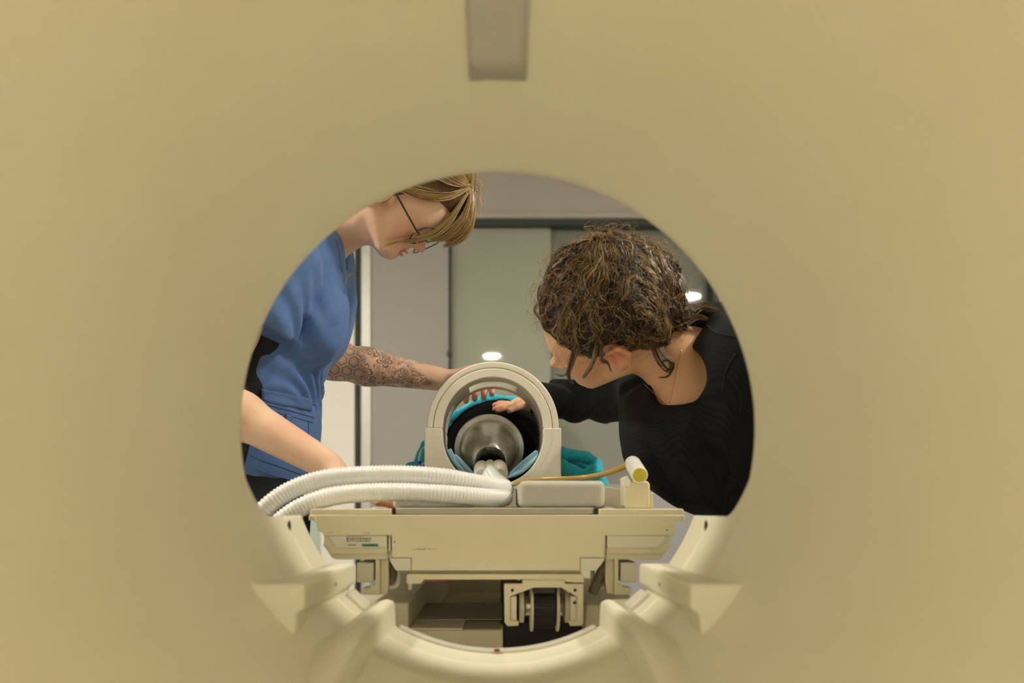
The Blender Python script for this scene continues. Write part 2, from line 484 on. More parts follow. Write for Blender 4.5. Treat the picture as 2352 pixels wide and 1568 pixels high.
# stepped trays under the ears
for s, mir in ((0, lambda p: p), (1, lambda p: 2283 - p)):
    a = [(742, 1230), (888, 1230), (888, 1258), (772, 1258), (752, 1232)]
    b = [(741, 1230), (888, 1230), (888, 1272), (757, 1272), (741, 1248)]
    c = [(742, 1240), (888, 1240), (888, 1286), (768, 1286), (757, 1282), (748, 1268), (736, 1251), (742, 1247)]
    tr = MB().prism(tpoly([(mir(x), y) for x, y in c]), TY + .016, TY + .25).build('tray', 'cream_table', tab, bevel=.0012)
    MB().prism(tpoly([(mir(x), y) for x, y in b]), TY + .010, TY + .0155).build('tray_step', 'cream_table', tr, bevel=.0006)
    MB().prism(tpoly([(mir(x), y) for x, y in a]), TY + .004, TY + .0095).build('tray_face', 'cream_light', tr, bevel=.0006)
    # dark slot and thin upright strip
    x0, x1 = sorted((tx(mir(888.5)), tx(mir(899))))
    MB().box(x0, x1, TY + .02, TY + .06, tz(1283), tz(1229)).build('slot', 'cream_table', tab)
    x0, x1 = sorted((tx(mir(892)), tx(mir(896.5))))
    MB().box(x0, x1, TY + .003, TY + .02, tz(1266), tz(1230)).build('slot_strip', 'cream_table', tab, bevel=.0008)
    # hanging bracket with its foot
    br = [(858, 1284), (868, 1284), (868, 1369), (830, 1369), (827, 1366), (827, 1353), (846, 1352), (851, 1345), (858, 1345)]
    bo = MB().prism(tpoly([(mir(x), y) for x, y in br]), TY + .020, TY + .06).build('hanging_bracket', 'cream_table', tab, bevel=.0012)
    sd = [(868, 1285), (887, 1285), (887, 1340), (884, 1366), (880, 1368), (868, 1369)]
    MB().prism(tpoly([(mir(x), y) for x, y in sd]), TY + .030, TY + .07).build('bracket_web', 'cream_table', bo, bevel=.001)
    MB().prism(tpoly([(mir(x), y) for x, y in [(812, 1294), (852, 1294), (852, 1338), (848, 1341), (812, 1341)]]), TY + .03, TY + .3).build('guide_block', 'cream_light', tab, bevel=.003)
    # hook and braided cable
hk = [at(902, 1300, TY + .05), at(913, 1312, TY + .05), at(914, 1336, TY + .05), at(906, 1346, TY + .05), at(889, 1348, TY + .05)]
MB().tube(bez(hk, 6), .0038, 10).build('cable_hook', 'cream_table', tab)
MB().tube(bez([at(893, 1288, TY + .045), at(901, 1302, TY + .043), at(902, 1322, TY + .043), at(893, 1336, TY + .045)], 6), .0065, 10).build('braided_cable', 'braid', tab)
MB().tube(bez([at(1389, 1296, TY + .045), at(1380, 1318, TY + .042), at(1370, 1340, TY + .042), at(1362, 1362, TY + .045)], 6), .0085, 12).build('braided_cable', 'braid', tab)
MB().tube(bez([at(1362, 1300, TY + .055), at(1361, 1330, TY + .055), at(1372, 1348, TY + .055), at(1388, 1346, TY + .05)], 6), .0036, 10).build('cable_hook', 'cream_table', tab)
# cross bar under the panel
MB().box(tx(940), tx(1338), TY + .02, TY + .05, tz(1320), tz(1308)).build('upper_rail', 'cream_table', tab)
cb = [(937, 1318), (1338, 1318), (1342, 1322), (1342, 1338), (1315, 1338), (1312, 1336), (1300, 1336), (1299, 1332), (1195, 1331), (1192, 1334), (1188, 1331),
      (972, 1331), (967, 1340), (936, 1342), (933, 1338), (933, 1322)]
MB().prism(tpoly(cb), TY + .004, TY + .04).build('cross_bar', 'cream_table', tab, bevel=.001)
MB().prism(tpoly([(971, 1331.5), (1120, 1331.5), (1040, 1336), (970, 1339)]), TY + .03, TY + .05).build('foam_strip', 'orange', tab)
MB().spin([(0, .003), (.012, .0035)], at(942, 1354, TY + .03), (0, 0, 1), 10).build('peg', 'cream_light', tab)
# drive roller and its bracket
def rz(py): return tz(py)
bp = [(1158, 1341), (1200, 1341), (1200, 1332), (1299, 1332), (1299, 1341), (1341, 1341), (1341, 1430), (1338, 1438), (1310, 1439), (1308, 1426), (1326, 1425), (1326, 1371),
      (1322, 1369), (1290, 1350), (1226, 1350), (1172, 1370), (1172, 1426), (1192, 1428), (1191, 1438), (1166, 1439), (1159, 1430)]
rb = MB().prism(tpoly(bp), TY + .006, TY + .022).build('roller_bracket', 'cream_table', tab, bevel=.0012)
for p0, p1 in ((1173, 1187), (1312, 1326)):
    MB().box(tx(p0), tx(p1), TY + .012, TY + .05, tz(1428), tz(1371)).build('bearing_plate', 'cream_light', rb, bevel=.001)
for p, q in ((1177, 1355), (1321, 1355), (1320, 1384)):
    MB().spin([(0, .0024), (.003, .0024)], at(p, q, TY + .0045) + Vector((0, -.0002, 0)), (0, 1, 0), 12).build('bolt', 'dark', rb)
RYc = TY + .062
def cyl_x(name, m, p0, p1, r, parent, py=1402, n=40):
    c = Vector((tx(p0, RYc), RYc, tz(py)))
    return MB().spin([(0, r * .96), (.001, r), (tx(p1, RYc) - tx(p0, RYc) - .001, r), (tx(p1, RYc) - tx(p0, RYc), r * .96)], c, (1, 0, 0), n).build(name, m, parent)
drum = cyl_x('drum', 'belt', 1224, 1275, .0335, rb)
rib = MB()
for i in range(44):
    a = 2 * math.pi * i / 44
    c = Vector((0, RYc + .0338 * math.cos(a), tz(1402) + .0338 * math.sin(a)))
    rib.tube([(tx(1225, RYc), c.y, c.z), (tx(1274, RYc), c.y, c.z)], .0011, 5)
tag(rib.build('belt_teeth', 'belt', drum), kind='stuff')
for p in (1217, 1276): cyl_x('flange', 'cream_table', p, p + 7, .040, rb)
for p in (1193, 1296): cyl_x('collar', 'cream_table', p, p + 10, .0262, rb)
cyl_x('shaft', 'steel', 1200, 1303, .0165, rb)
MB().box(tx(1226), tx(1276), TY + .008, TY + .03, tz(1364), tz(1349)).build('belt_guard', 'belt', rb, bevel=.001)
# underside trough with cable tray
MB().box(tx(900), tx(1385), TY + .07, 3.0, tz(1316), tz(1229)).build('under_beam', 'cream_table', tab)
base = tab
B2 = 1.40
def bbox(p0, p1, q0, q1, y0, y1, name, m, Y=B2, **k):
    return MB().box(tx(p0, Y), tx(p1, Y), y0, y1, tz(q1, Y), tz(q0, Y)).build(name, m, base, **k)
bbox(800, 938, 1383, 1520, B2, 2.6, 'side_channel', 'cream_table', bevel=.003)
bbox(1345, 1480, 1388, 1520, B2, 2.6, 'side_channel', 'cream_table', bevel=.003)
bbox(938, 1155, 1446, 1530, B2 + .005, 1.75, 'front_box', 'cream_table', bevel=.002)
bbox(940, 1062, 1442, 1446, B2, 1.74, 'tray_plate', 'cream_light', bevel=.0008)
bbox(1064, 1152, 1444, 1446.5, B2, 1.74, 'tray_plate', 'board_grey', bevel=.0008)
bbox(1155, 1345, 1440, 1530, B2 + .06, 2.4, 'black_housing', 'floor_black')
bbox(930, 1350, 1290, 1530, 2.56, 2.60, 'trough_end', 'cream_table')
bbox(938, 1155, 1440, 1442, 1.50, 1.76, 'trough_floor', 'board_grey')
MB().box(-.24, .24, 1.52, 2.9, .04, .70).build('pedestal', 'cream_table', base, bevel=.02)
MB().box(-.26, .26, 1.48, 2.95, 0, .06).build('foot_plate', 'cream_light', base, bevel=.01)
# worn print and the green label on the left tray face
b = MB(); rnd = random.Random(3)
for (y0, y1, p0, p1, st) in ((1231, 1233, 796, 834, 3.2), (1235, 1238.5, 795, 852, 5.2), (1240.5, 1243.5, 795, 850, 6.2)):
    p = p0
    while p < p1:
        w = st * rnd.uniform(.45, .75)
        b.box(tx(p), tx(p + w), TY + .0032, TY + .0042, tz(y1 - rnd.uniform(0, .8)), tz(y0 + rnd.uniform(0, .8)))
        p += st
tag(b.build('worn_print', 'ink', tab), kind='stuff')
b = MB(); p = 799
while p < 816:
    b.box(tx(p), tx(p + 1.6), TY + .0032, TY + .0042, tz(1253), tz(1250.3)); p += 2.7
tag(b.build('worn_print', 'scuff', tab), kind='stuff')
MB().prism(tpoly([(831, 1249), (867, 1249), (868, 1250), (868, 1254), (867, 1255), (831, 1255), (830, 1254), (830, 1250)]), TY + .0030, TY + .0042).build('green_label', 'label_green', tab)
b = MB()
for p in np.arange(840, 858, 2.2): b.box(tx(p), tx(p + 1.4), TY + .0026, TY + .0032, tz(1253), tz(1251))
tag(b.build('worn_print', 'ink', tab), kind='stuff')
for (p0, p1, q0, q1) in ((938, 985, 1259.6, 1261.6), (755, 765, 1221.5, 1223), (832, 848, 1222, 1225.5), (1116, 1119, 1294, 1302), (985, 1000, 1260, 1261)):
    b = MB(); rnd = random.Random(int(p0))
    for i in range(26):
        a = rnd.uniform(p0, p1); c = rnd.uniform(q0, q1); w = (p1 - p0) * rnd.uniform(.05, .18)
        b.box(tx(a), tx(a + w), TY - .0004, TY + .0006, tz(c + .35), tz(c))
    tag(b.build('scuff_mark', 'scuff', tab), kind='stuff')
for p, q in ((906, 1244), (1532, 1217)):
    MB().spin([(0, .0012), (.001, .0012)], at(p, q, TY - .0004), (0, 1, 0), 10).build('pin', 'ink', tab)

# ---------------------------------------------------------------- things lying on the table
mat('pad_grey', srgb(196, 192, 182), 0.55, noise=0.06, nscale=60, bump=0.15, bscale=600)
mat('white_plastic', srgb(236, 233, 222), 0.35)
mat('yellow', srgb(205, 196, 50), 0.6, noise=0.08, nscale=80)
mat('tube_amber', srgb(190, 160, 80), 0.3, trans=0.15)
ZT = tz(1165.6)
def rbox(x0, x1, y0, y1, z0, z1, r, m, name, label, cat):
    o = MB().box(x0, x1, y0, y1, z0, z1).build(name, m, bevel=r, seg=5)
    return tag(o, label, cat)
rbox(tx(1192, 1.37), tx(1390, 1.37), 1.37, 1.62, ZT, tz(1103.5, 1.37), .009, 'pad_grey', 'foam_pad', 'grey rounded foam pad lying on the table beside the hoses', 'pad')
rbox(tx(902, 1.45), tx(1085, 1.45), 1.45, 1.66, ZT, tz(1141, 1.45), .006, 'pad_grey', 'foam_pad', 'thin grey foam pad lying flat under the corrugated hoses', 'pad')
# post with a round handle (yellow end)
Y = 1.40
hs = empty('handle_stand', (tx(1470, Y), Y, tz(1168)), 'cream upright stand with a white cylinder ending in a yellow disc', 'stand')
MB().prism([(tx(1434, Y), tz(1168)), (tx(1493, Y), tz(1168)), (tx(1493, Y), tz(1112, Y)), (tx(1488, Y), tz(1104, Y)), (tx(1440, Y), tz(1104, Y)), (tx(1433, Y), tz(1112, Y))], Y, Y + .045).build('post', 'cream_table', hs, bevel=.003)
MB().box(tx(1466.6, Y), tx(1467.6, Y), Y - .0004, Y + .001, tz(1166), tz(1108, Y)).build('post_seam', 'cream_table', hs)
MB().prism([(tx(1433, Y), tz(1116, Y)), (tx(1445, Y), tz(1118, Y)), (tx(1449, Y), tz(1106, Y)), (tx(1440, Y), tz(1092, Y)), (tx(1432, Y), tz(1098, Y))], Y - .004, Y + .04).build('clip', 'white_plastic', hs, bevel=.001)
p0 = at(1469, 1091, Y - .03); p1 = at(1453, 1064, Y + .09)
d = (p1 - p0); L = d.length
hc = MB().spin([(0, .0118), (.0012, .0130), (L - .002, .0135), (L, .0125)], p0, d, 40).build('handle_cylinder', 'white_plastic', hs)
MB().spin([(-.0012, .0108), (.001, .0108)], p0, d, 36).build('yellow_disc', 'yellow', hc)
MB().prism([(tx(1495, Y), tz(1168)), (tx(1504, Y), tz(1168)), (tx(1503, Y), tz(1135, Y)), (tx(1505, Y), tz(1131, Y)), (tx(1495, Y), tz(1131, Y))], Y + .01, Y + .05).build('side_fin', 'cream_table', hs, bevel=.001)
# curved cream block behind it
Y = 1.50
cb = [(tx(1385, Y), tz(1168)), (tx(1432, Y), tz(1168))] + [(tx(1432 - 47 * t, Y), tz(1124 - 7 * math.sin(math.pi / 2 * t), Y)) for t in np.linspace(0, 1, 10)]
tag(MB().prism(cb, Y, Y + .16).build('positioning_block', 'cream_light', bevel=.002), 'cream block with a gently curved top behind the grey foam pad', 'block')
Y = 1.36
tag(MB().ball((tx(1401, Y), Y + .02, tz(1167.5)), .011, 20, 10, (1, 1, .22)).build('plastic_cap', 'white_plastic'), 'small flat white plastic cap lying beside the grey foam pad', 'cap')
tag(MB().ball((tx(862, Y), Y + .05, tz(1167.5)), .013, 20, 10, (1.1, 1, .22)).build('plastic_cap', 'white_plastic'), 'small flat white plastic cap lying under the corrugated hoses', 'cap')
# amber tube from the hoses to the handle
yt = [at(1180, 1112, 1.50), at(1200, 1104, 1.53), at(1250, 1099.5, 1.57), at(1320, 1098, 1.59), at(1375, 1091, 1.56), at(1412, 1080, 1.51), at(1445, 1066, 1.47)]
tag(MB().tube(bez(yt, 10), [.0035 + .0022 * (i / 60.) for i in range(61)], 12).build('amber_tube', 'tube_amber', smooth=5), 'thin amber rubber tube curving over the foam pad to the white cylinder', 'tube')

# ---------------------------------------------------------------- corrugated hoses
mat('hose_white', srgb(243, 243, 240), 0.3, trans=0.08, spec=0.5)
def hose(pts, rad, pitch, name, label):
    P = bez(pts, 40)
    acc = [0.0]
    for a, b in zip(P, P[1:]): acc.append(acc[-1] + (b - a).length)
    L = acc[-1]; n = int(L / pitch) * 4
    out = []; rr = []
    j = 0
    for i in range(n + 1):
        s = L * i / n
        while j < len(acc) - 2 and acc[j + 1] < s: j += 1
        t = (s - acc[j]) / max(1e-9, acc[j + 1] - acc[j])
        out.append(P[j].lerp(P[j + 1], t))
        rr.append(rad * (1.0, .95, .885, .95)[i % 4])
    return tag(MB().tube(out, rr, 20).build(name, 'hose_white', smooth=5), label, 'hose', 'two corrugated breathing hoses')
up = [at(520, 1275, 1.36), at(578, 1205, 1.36), at(622, 1156, 1.36), at(682, 1119, 1.37), at(765, 1096, 1.38), at(900, 1089, 1.39), at(1010, 1095, 1.40), at(1095, 1110, 1.43), at(1152, 1120, 1.49), at(1160, 1120, 1.57), at(1142, 1104, 1.65), at(1128, 1086, 1.705)]
lo = [at(560, 1320, 1.345), at(608, 1235, 1.345), at(655, 1188, 1.345), at(708, 1157, 1.35), at(775, 1138, 1.36), at(850, 1131, 1.365), at(930, 1130, 1.37), at(1030, 1135, 1.38), at(1110, 1142, 1.41), at(1154, 1143, 1.47), at(1154, 1138, 1.55), at(1138, 1118, 1.64), at(1124, 1094, 1.70)]
hose(up, .0152, .0056, 'corrugated_hose', 'upper of two white corrugated breathing hoses looping across the table')
hose(lo, .0152, .0056, 'corrugated_hose', 'lower of two white corrugated breathing hoses looping across the table')
# ---------------------------------------------------------------- head coil
mat('coil_cream', srgb(238, 233, 216), 0.35, noise=0.04, nscale=6)
mat('coil_inner', srgb(206, 200, 186), 0.4, noise=0.04, nscale=6)
CY = 1.80; kc = CY / F
CX, CZ = (1132 - 1143) * kc, H + (1165 - 982) * kc
RI, RO = 116 * kc, 152 * kc
coil = empty('head_coil', (CX, CY + .09, ZT), 'cream arch-shaped head coil standing on the table around the metal cone', 'head coil')
def arc_ring(b, y0, y1, r0, r1, a0, a1, n):
    b.lathe_y([(y0, r0), (y0, r1), (y1, r1), (y1, r0)], CX, CZ, n, math.radians(a0), math.radians(a1), closed=True)
b = MB(); arc_ring(b, CY, CY + .06, RI, RI + .0185, 0, 180, 60); b.build('arch_inner_front', 'coil_cream', coil, bevel=.002)
b = MB(); arc_ring(b, CY + .0004, CY + .06, RI + .0191, RO, 0, 180, 60); b.build('arch_outer_front', 'coil_cream', coil, bevel=.003, seg=3)
b = MB(); arc_ring(b, CY + .0602, CY + .148, RI, RO, 0, 61, 24); b.build('arch_side', 'coil_cream', coil, bevel=.002)
b = MB(); arc_ring(b, CY + .0602, CY + .148, RI, RO, 119, 180, 24); b.build('arch_side', 'coil_cream', coil, bevel=.002)
b = MB(); arc_ring(b, CY + .1482, CY + .182, RI, RO, 0, 180, 60); b.build('arch_rear', 'coil_cream', coil, bevel=.002)
b = MB(); b.box(-.052 + CX, .052 + CX, CY + .1468, CY + .148, CZ + .118, CZ + .1195); b.build('handle_line', 'coil_cream', coil)
# lower half: square shoulders with a round trough
ow = 157 * kc
inner = [(RI * math.cos(t), RI * math.sin(t)) for t in np.linspace(math.pi, 2 * math.pi, 33)]
inner = [(-RI - .001, -.0005)] + inner + [(RI + .001, -.0005)]
zb = ZT + .0005 - CZ
poly = [(-ow, -.0005)] + inner + [(ow, -.0005), (ow, zb), (-ow, zb)]
# build as three convex-ish strips: left, right, bottom via quads
b = MB(); vs = []; fs = []
ins = [(-RI, -.0005)] + [(RI * math.cos(t), RI * math.sin(t) - .0144) for t in np.linspace(math.pi, 2 * math.pi, 41)][1:-1] + [(RI, -.0005)]
outs = []
for x, z in ins:
    a = math.atan2(z, x)
    # project to the outer rectangle
    sx = ow / max(1e-6, abs(math.cos(a))); sz = -zb / max(1e-6, abs(math.sin(a)))
    s = min(sx, sz); outs.append((s * math.cos(a), s * math.sin(a)))
outs[0] = (-ow, -.0005); outs[-1] = (ow, -.0005)
# keep the outer corners exact
for i in range(len(outs) - 1):
    pass
n = len(ins)
for y in (CY - .004, CY + .186):
    for (x, z) in ins: vs.append((CX + x, y, CZ + z))
    for (x, z) in outs: vs.append((CX + x, y, CZ + z))
N = 2 * n
for i in range(n - 1):
    fs += [(i, i + 1, n + i + 1, n + i), (N + i, N + n + i, N + n + i + 1, N + i + 1), (i, N + i, N + i + 1, i + 1), (n + i, n + i + 1, N + n + i + 1, N + n + i)]
fs += [(0, n, N + n, N), (n - 1, N + n - 1, N + 2 * n - 1, 2 * n - 1)]
cbase = b.add(vs, fs).build('coil_base', 'coil_cream', coil, bevel=.0025, seg=3, smooth=.5)
b = MB(); b.lathe_y([(CY - .0045, RI + .0186), (CY - .0045, RI + .0192), (CY - .0035, RI + .0192), (CY - .0035, RI + .0186)], CX, CZ, 60, math.pi * 1.01, math.pi * 1.99, closed=True)
b.build('base_seam', 'coil_cream', cbase)

# ---------------------------------------------------------------- metal cone with flange, and white connectors
m = mat('cone_steel', srgb(224, 222, 214), 0.3, metal=1.0, noise=0.3, nscale=40, bump=0.05, bscale=90)
m.node_tree.nodes['Principled BSDF'].inputs['Anisotropic'].default_value = 0.8
_t = m.node_tree.nodes.new('ShaderNodeTangent'); _t.direction_type = 'RADIAL'; _t.axis = 'Y'
m.node_tree.links.new(_t.outputs[0], m.node_tree.nodes['Principled BSDF'].inputs['Tangent'])
mat('cone_dark', srgb(60, 58, 54), 0.25, metal=1.0)
mat('speck', srgb(225, 222, 210), 0.8)
c0 = at(1124, 1030, 1.90); c1 = at(1126.5, 1066, 1.775)
ax = (c0 - c1); Lc = ax.length; axn = ax.normalized()
cone = empty('metal_cone', c0, 'shiny scratched metal cone with a wide flange inside the head coil', 'cone')
r1 = 80 * 1.90 / F
pf = [(Lc + .006, r1 * .80), (Lc + .006, r1 * .985), (Lc + .003, r1), (Lc - .002, r1), (Lc - .004, r1 * .985), (Lc - .004, r1 * .865)]
MB().spin(pf, c1, axn, 96, cap=False).build('flange', 'cone_steel', cone)
pc = [(Lc - .004, r1 * .862), (Lc - .010, r1 * .845), (Lc - .035, r1 * .765), (Lc - .07, r1 * .62), (Lc - .095, r1 * .50), (Lc - .105, r1 * .455), (Lc - .110, r1 * .42)]
MB().spin(pc, c1, axn, 96, cap=False).build('cone_shell', 'cone_steel', cone, smooth=5)
pn = [(Lc - .110, r1 * .42), (0.004, r1 * .405), (0.0, r1 * .395), (0.0, r1 * .33), (.02, r1 * .32)]
MB().spin(pn, c1, axn, 64, cap=False).build('neck', 'cone_dark', cone)
MB().spin([(.018, r1 * .325), (.018, r1 * .2), (.019, .0001)], c1, axn, 48, cap=False).build('neck_plug', 'cone_dark', cone)
rnd = random.Random(5)
ux = axn.orthogonal().normalized(); uy = axn.cross(ux)
b = MB()
for i in range(70):
    t = rnd.random() ** .6; th = rnd.uniform(0, 2 * math.pi)
    tt = Lc - .012 - t * .09
    rr = np.interp(tt, [Lc - .105, Lc - .095, Lc - .07, Lc - .035, Lc - .010], [r1 * .455, r1 * .50, r1 * .62, r1 * .765, r1 * .845])
    p = c1 + axn * tt + (ux * math.cos(th) + uy * math.sin(th)) * (rr + .0001)
    b.ball(p, rnd.choice((.0003, .0004, .0006)), 6, 4)
tag(b.build('specks', 'speck', cone), kind='stuff')
# connectors
cn = empty('connector_cluster', c1 - axn * .03, 'white plastic connector pieces joining the hoses to the metal cone', 'connector')
for px, py, r in ((1107, 1078, .0175), (1126, 1072, .013), (1146, 1076, .0175)):
    p = at(px, py, 1.755)
    MB().spin([(0, r * .7), (.004, r * .95), (.02, r), (.05, r * .96), (.065, r * .8)], p - axn * .045, axn, 24).build('connector_sleeve', 'white_plastic', cn)
p = at(1126, 1086, 1.70)
MB().box(p.x - .005, p.x + .005, p.y - .004, p.y + .03, p.z - .006, p.z + .006).build('connector_bridge', 'white_plastic', cn, bevel=.002)
# ---------------------------------------------------------------- signed-distance modelling for bodies and cloth
def cone(a, b, ra, rb=None, k=.02):
    return ('c', np.array(a, float), np.array(b, float), ra, ra if rb is None else rb, k)
def ell(c, rad, k=.02, ax=None):
    return ('e', np.array(c, float), np.array(rad, float), np.eye(3) if ax is None else np.array(ax, float), k)
def sub(p, k=.01):
    return ('s', p, k)
def cut(ps, planes):
    """parts joined, then cut by half-spaces (point, outward normal)"""
    return ('x', ps, [(np.array(q, float), np.array(n, float) / np.linalg.norm(n)) for q, n in planes], .004)
def _bb(p):
    if p[0] == 'c':
        r = max(p[3], p[4]); return np.minimum(p[1], p[2]) - r, np.maximum(p[1], p[2]) + r
    if p[0] == 'e':
        e = np.sqrt(((p[3].T * p[2]) ** 2).sum(1)); return p[1] - e, p[1] + e
    if p[0] == 's': return _bb(p[1])
    if p[0] == 'x':
        B = [_bb(q) for q in p[1]]; return np.min([b[0] for b in B], 0), np.max([b[1] for b in B], 0)
def _smin(a, b, k):
    h = np.clip(.5 + .5 * (b - a) / k, 0, 1)
    return b * (1 - h) + a * h - k * h * (1 - h)
def _dist(p, X, Y, Z):
    if p[0] == 'c':
        a, b = p[1], p[2]; d = b - a; dd = max(1e-12, d @ d)
        t = np.clip(((X - a[0]) * d[0] + (Y - a[1]) * d[1] + (Z - a[2]) * d[2]) / dd, 0, 1)
        q = np.sqrt((X - a[0] - t * d[0]) ** 2 + (Y - a[1] - t * d[1]) ** 2 + (Z - a[2] - t * d[2]) ** 2)
        return q - (p[3] + (p[4] - p[3]) * t)
    if p[0] == 'e':
        c, r, A = p[1], p[2], p[3]
        x, y, z = X - c[0], Y - c[1], Z - c[2]
        L = [(A[i][0] * x + A[i][1] * y + A[i][2] * z) for i in range(3)]
        k0 = np.sqrt(sum((L[i] / r[i]) ** 2 for i in range(3)))
        k1 = np.sqrt(sum((L[i] / r[i] ** 2) ** 2 for i in range(3))) + 1e-9
        return k0 * (k0 - 1) / k1
    if p[0] == 'x':
        D = None
        for q in p[1]:
            d = _dist(q, X, Y, Z); D = d if D is None else _smin(D, d, q[-1])
        for q, n in p[2]:
            D = np.maximum(D, (X - q[0]) * n[0] + (Y - q[1]) * n[1] + (Z - q[2]) * n[2])
        return D
def field(parts, xs, ys, zs, post=None):
    D = np.full((len(xs), len(ys), len(zs)), .15, np.float32)
    for p in parts:
        lo, hi = _bb(p); k = p[-1]; m = .02 + k
        s = []
        for g, a, b in ((xs, lo[0], hi[0]), (ys, lo[1], hi[1]), (zs, lo[2], hi[2])):
            i0 = max(0, np.searchsorted(g, a - m) - 1); i1 = min(len(g), np.searchsorted(g, b + m) + 1); s.append(slice(i0, i1))
        if any(q.stop <= q.start for q in s): continue
        X = xs[s[0]][:, None, None]; Y = ys[s[1]][None, :, None]; Z = zs[s[2]][None, None, :]
        S = D[s[0], s[1], s[2]]
        if p[0] == 's':
            d = _dist(p[1], X, Y, Z); S[...] = -_smin(-S, d, k)
        else:
            S[...] = _smin(S, _dist(p, X, Y, Z), k)
    if post is not None:
        D = post(D, xs[:, None, None], ys[None, :, None], zs[None, None, :])
    return D
def nets(D, xs, ys, zs):
    nx, ny, nz = D.shape
    S = D < 0
    c = np.zeros((nx - 1, ny - 1, nz - 1), np.int8)
    off = [(i, j, k) for i in (0, 1) for j in (0, 1) for k in (0, 1)]
    for i, j, k in off: c += S[i:nx - 1 + i, j:ny - 1 + j, k:nz - 1 + k]
    I, J, K = np.nonzero((c > 0) & (c < 8))
    idx = np.full(c.shape, -1, np.int32); idx[I, J, K] = np.arange(len(I))
    acc = np.zeros((len(I), 3)); cnt = np.zeros(len(I))
    G = (xs, ys, zs)
    for a in off:
        for ax in range(3):
            if a[ax]: continue
            b = list(a); b[ax] = 1
            d0 = D[I + a[0], J + a[1], K + a[2]]; d1 = D[I + b[0], J + b[1], K + b[2]]
            m = (d0 < 0) != (d1 < 0)
            t = np.where(m, d0 / np.where(m, d0 - d1, 1), 0)
            p = np.stack([xs[I + a[0]], ys[J + a[1]], zs[K + a[2]]], 1)
            q = np.stack([xs[I + b[0]], ys[J + b[1]], zs[K + b[2]]], 1)
            acc += np.where(m[:, None], p + (q - p) * t[:, None], 0); cnt += m
    V = acc / cnt[:, None]
    Fs = []
    for ax in range(3):
        a = [slice(None)] * 3; b = [slice(None)] * 3
        a[ax] = slice(0, -1); b[ax] = slice(1, None)
        A = S[tuple(a)]; B = S[tuple(b)]
        i, j, k = np.nonzero(A != B)
        o = [(ax + 1) % 3, (ax + 2) % 3]
        P = [i, j, k]
        ok = (P[o[0]] > 0) & (P[o[1]] > 0) & (P[o[0]] < D.shape[o[0]] - 1) & (P[o[1]] < D.shape[o[1]] - 1)
        P = [q[ok] for q in P]
        flip = A[P[0], P[1], P[2]]
        def cell(d0, d1):
            q = [x.copy() for x in P]; q[o[0]] = q[o[0]] - d0; q[o[1]] = q[o[1]] - d1
            return idx[q[0], q[1], q[2]]
        Q = np.stack([cell(1, 1), cell(0, 1), cell(0, 0), cell(1, 0)], 1)
        Q[~flip] = Q[~flip][:, ::-1]
        Fs.append(Q)
    Fq = np.concatenate(Fs)
    Fq = Fq[(Fq >= 0).all(1)]
    return V, Fq
def axis_grid(lo, hi, fine, coarse=None, f0=None, f1=None):
    if coarse is None: return np.arange(lo, hi + fine, fine)
    g = [lo]
    while g[-1] < hi:
        g.append(g[-1] + (fine if f0 <= g[-1] <= f1 else coarse))
    return np.array(g)
def relax(V, Fq, n=1, lam=.5):
    E = np.concatenate([Fq[:, [0, 1]], Fq[:, [1, 2]], Fq[:, [2, 3]], Fq[:, [3, 0]]])
    for _ in range(n):
        for l in (lam, -lam * 1.04):
            S = np.zeros_like(V); c = np.zeros(len(V))
            np.add.at(S, E[:, 0], V[E[:, 1]]); np.add.at(c, E[:, 0], 1)
            np.add.at(S, E[:, 1], V[E[:, 0]]); np.add.at(c, E[:, 1], 1)
            V = V + l * (S / np.maximum(c, 1)[:, None] - V)
    return V
def mesh_np(name, V, Fq, m, parent=None, attrs=None):
    me = bpy.data.meshes.new(name)
    n = Fq.shape[1]
    me.vertices.add(len(V)); me.vertices.foreach_set('co', np.asarray(V, np.float32).ravel())
    me.loops.add(Fq.size); me.loops.foreach_set('vertex_index', Fq.astype(np.int32).ravel())
    me.polygons.add(len(Fq)); me.polygons.foreach_set('loop_start', np.arange(0, Fq.size, n, dtype=np.int32))
    me.polygons.foreach_set('use_smooth', np.ones(len(Fq), bool))
    me.update(calc_edges=True)
    for k, v in (attrs or {}).items():
        if v.ndim == 1:
            a = me.attributes.new(k, 'FLOAT', 'POINT'); a.data.foreach_set('value', v.astype(np.float32))
        else:
            a = me.attributes.new(k, 'FLOAT_VECTOR', 'POINT'); a.data.foreach_set('vector', v.astype(np.float32).ravel())
    o = bpy.data.objects.new(name, me); COL.objects.link(o)
    me.materials.append(MATS[m])
    if parent:
        o.parent = parent; bpy.context.view_layer.update(); o.matrix_parent_inverse = parent.matrix_world.inverted()
    return o
def sculpt(name, parts, xs, ys, zs, m, parent=None, post=None, smooth=1, attrs=None):
    D = field(parts, xs, ys, zs, post)
    V, Fq = nets(D, xs, ys, zs)
    if smooth: V = relax(V, Fq, smooth)
    at_ = attrs(V) if attrs else None
    return mesh_np(name, V, Fq, m, parent, at_), V, Fq
def nz3(X, Y, Z, s, seed=0):
    """cheap smooth pseudo-noise"""
    r = np.random.RandomState(seed); v = 0
    for i in range(5):
        w = r.randn(3) * s; v = v + np.sin(w[0] * X + w[1] * Y + w[2] * Z + r.uniform(0, 6.28))
    return v / 3.2
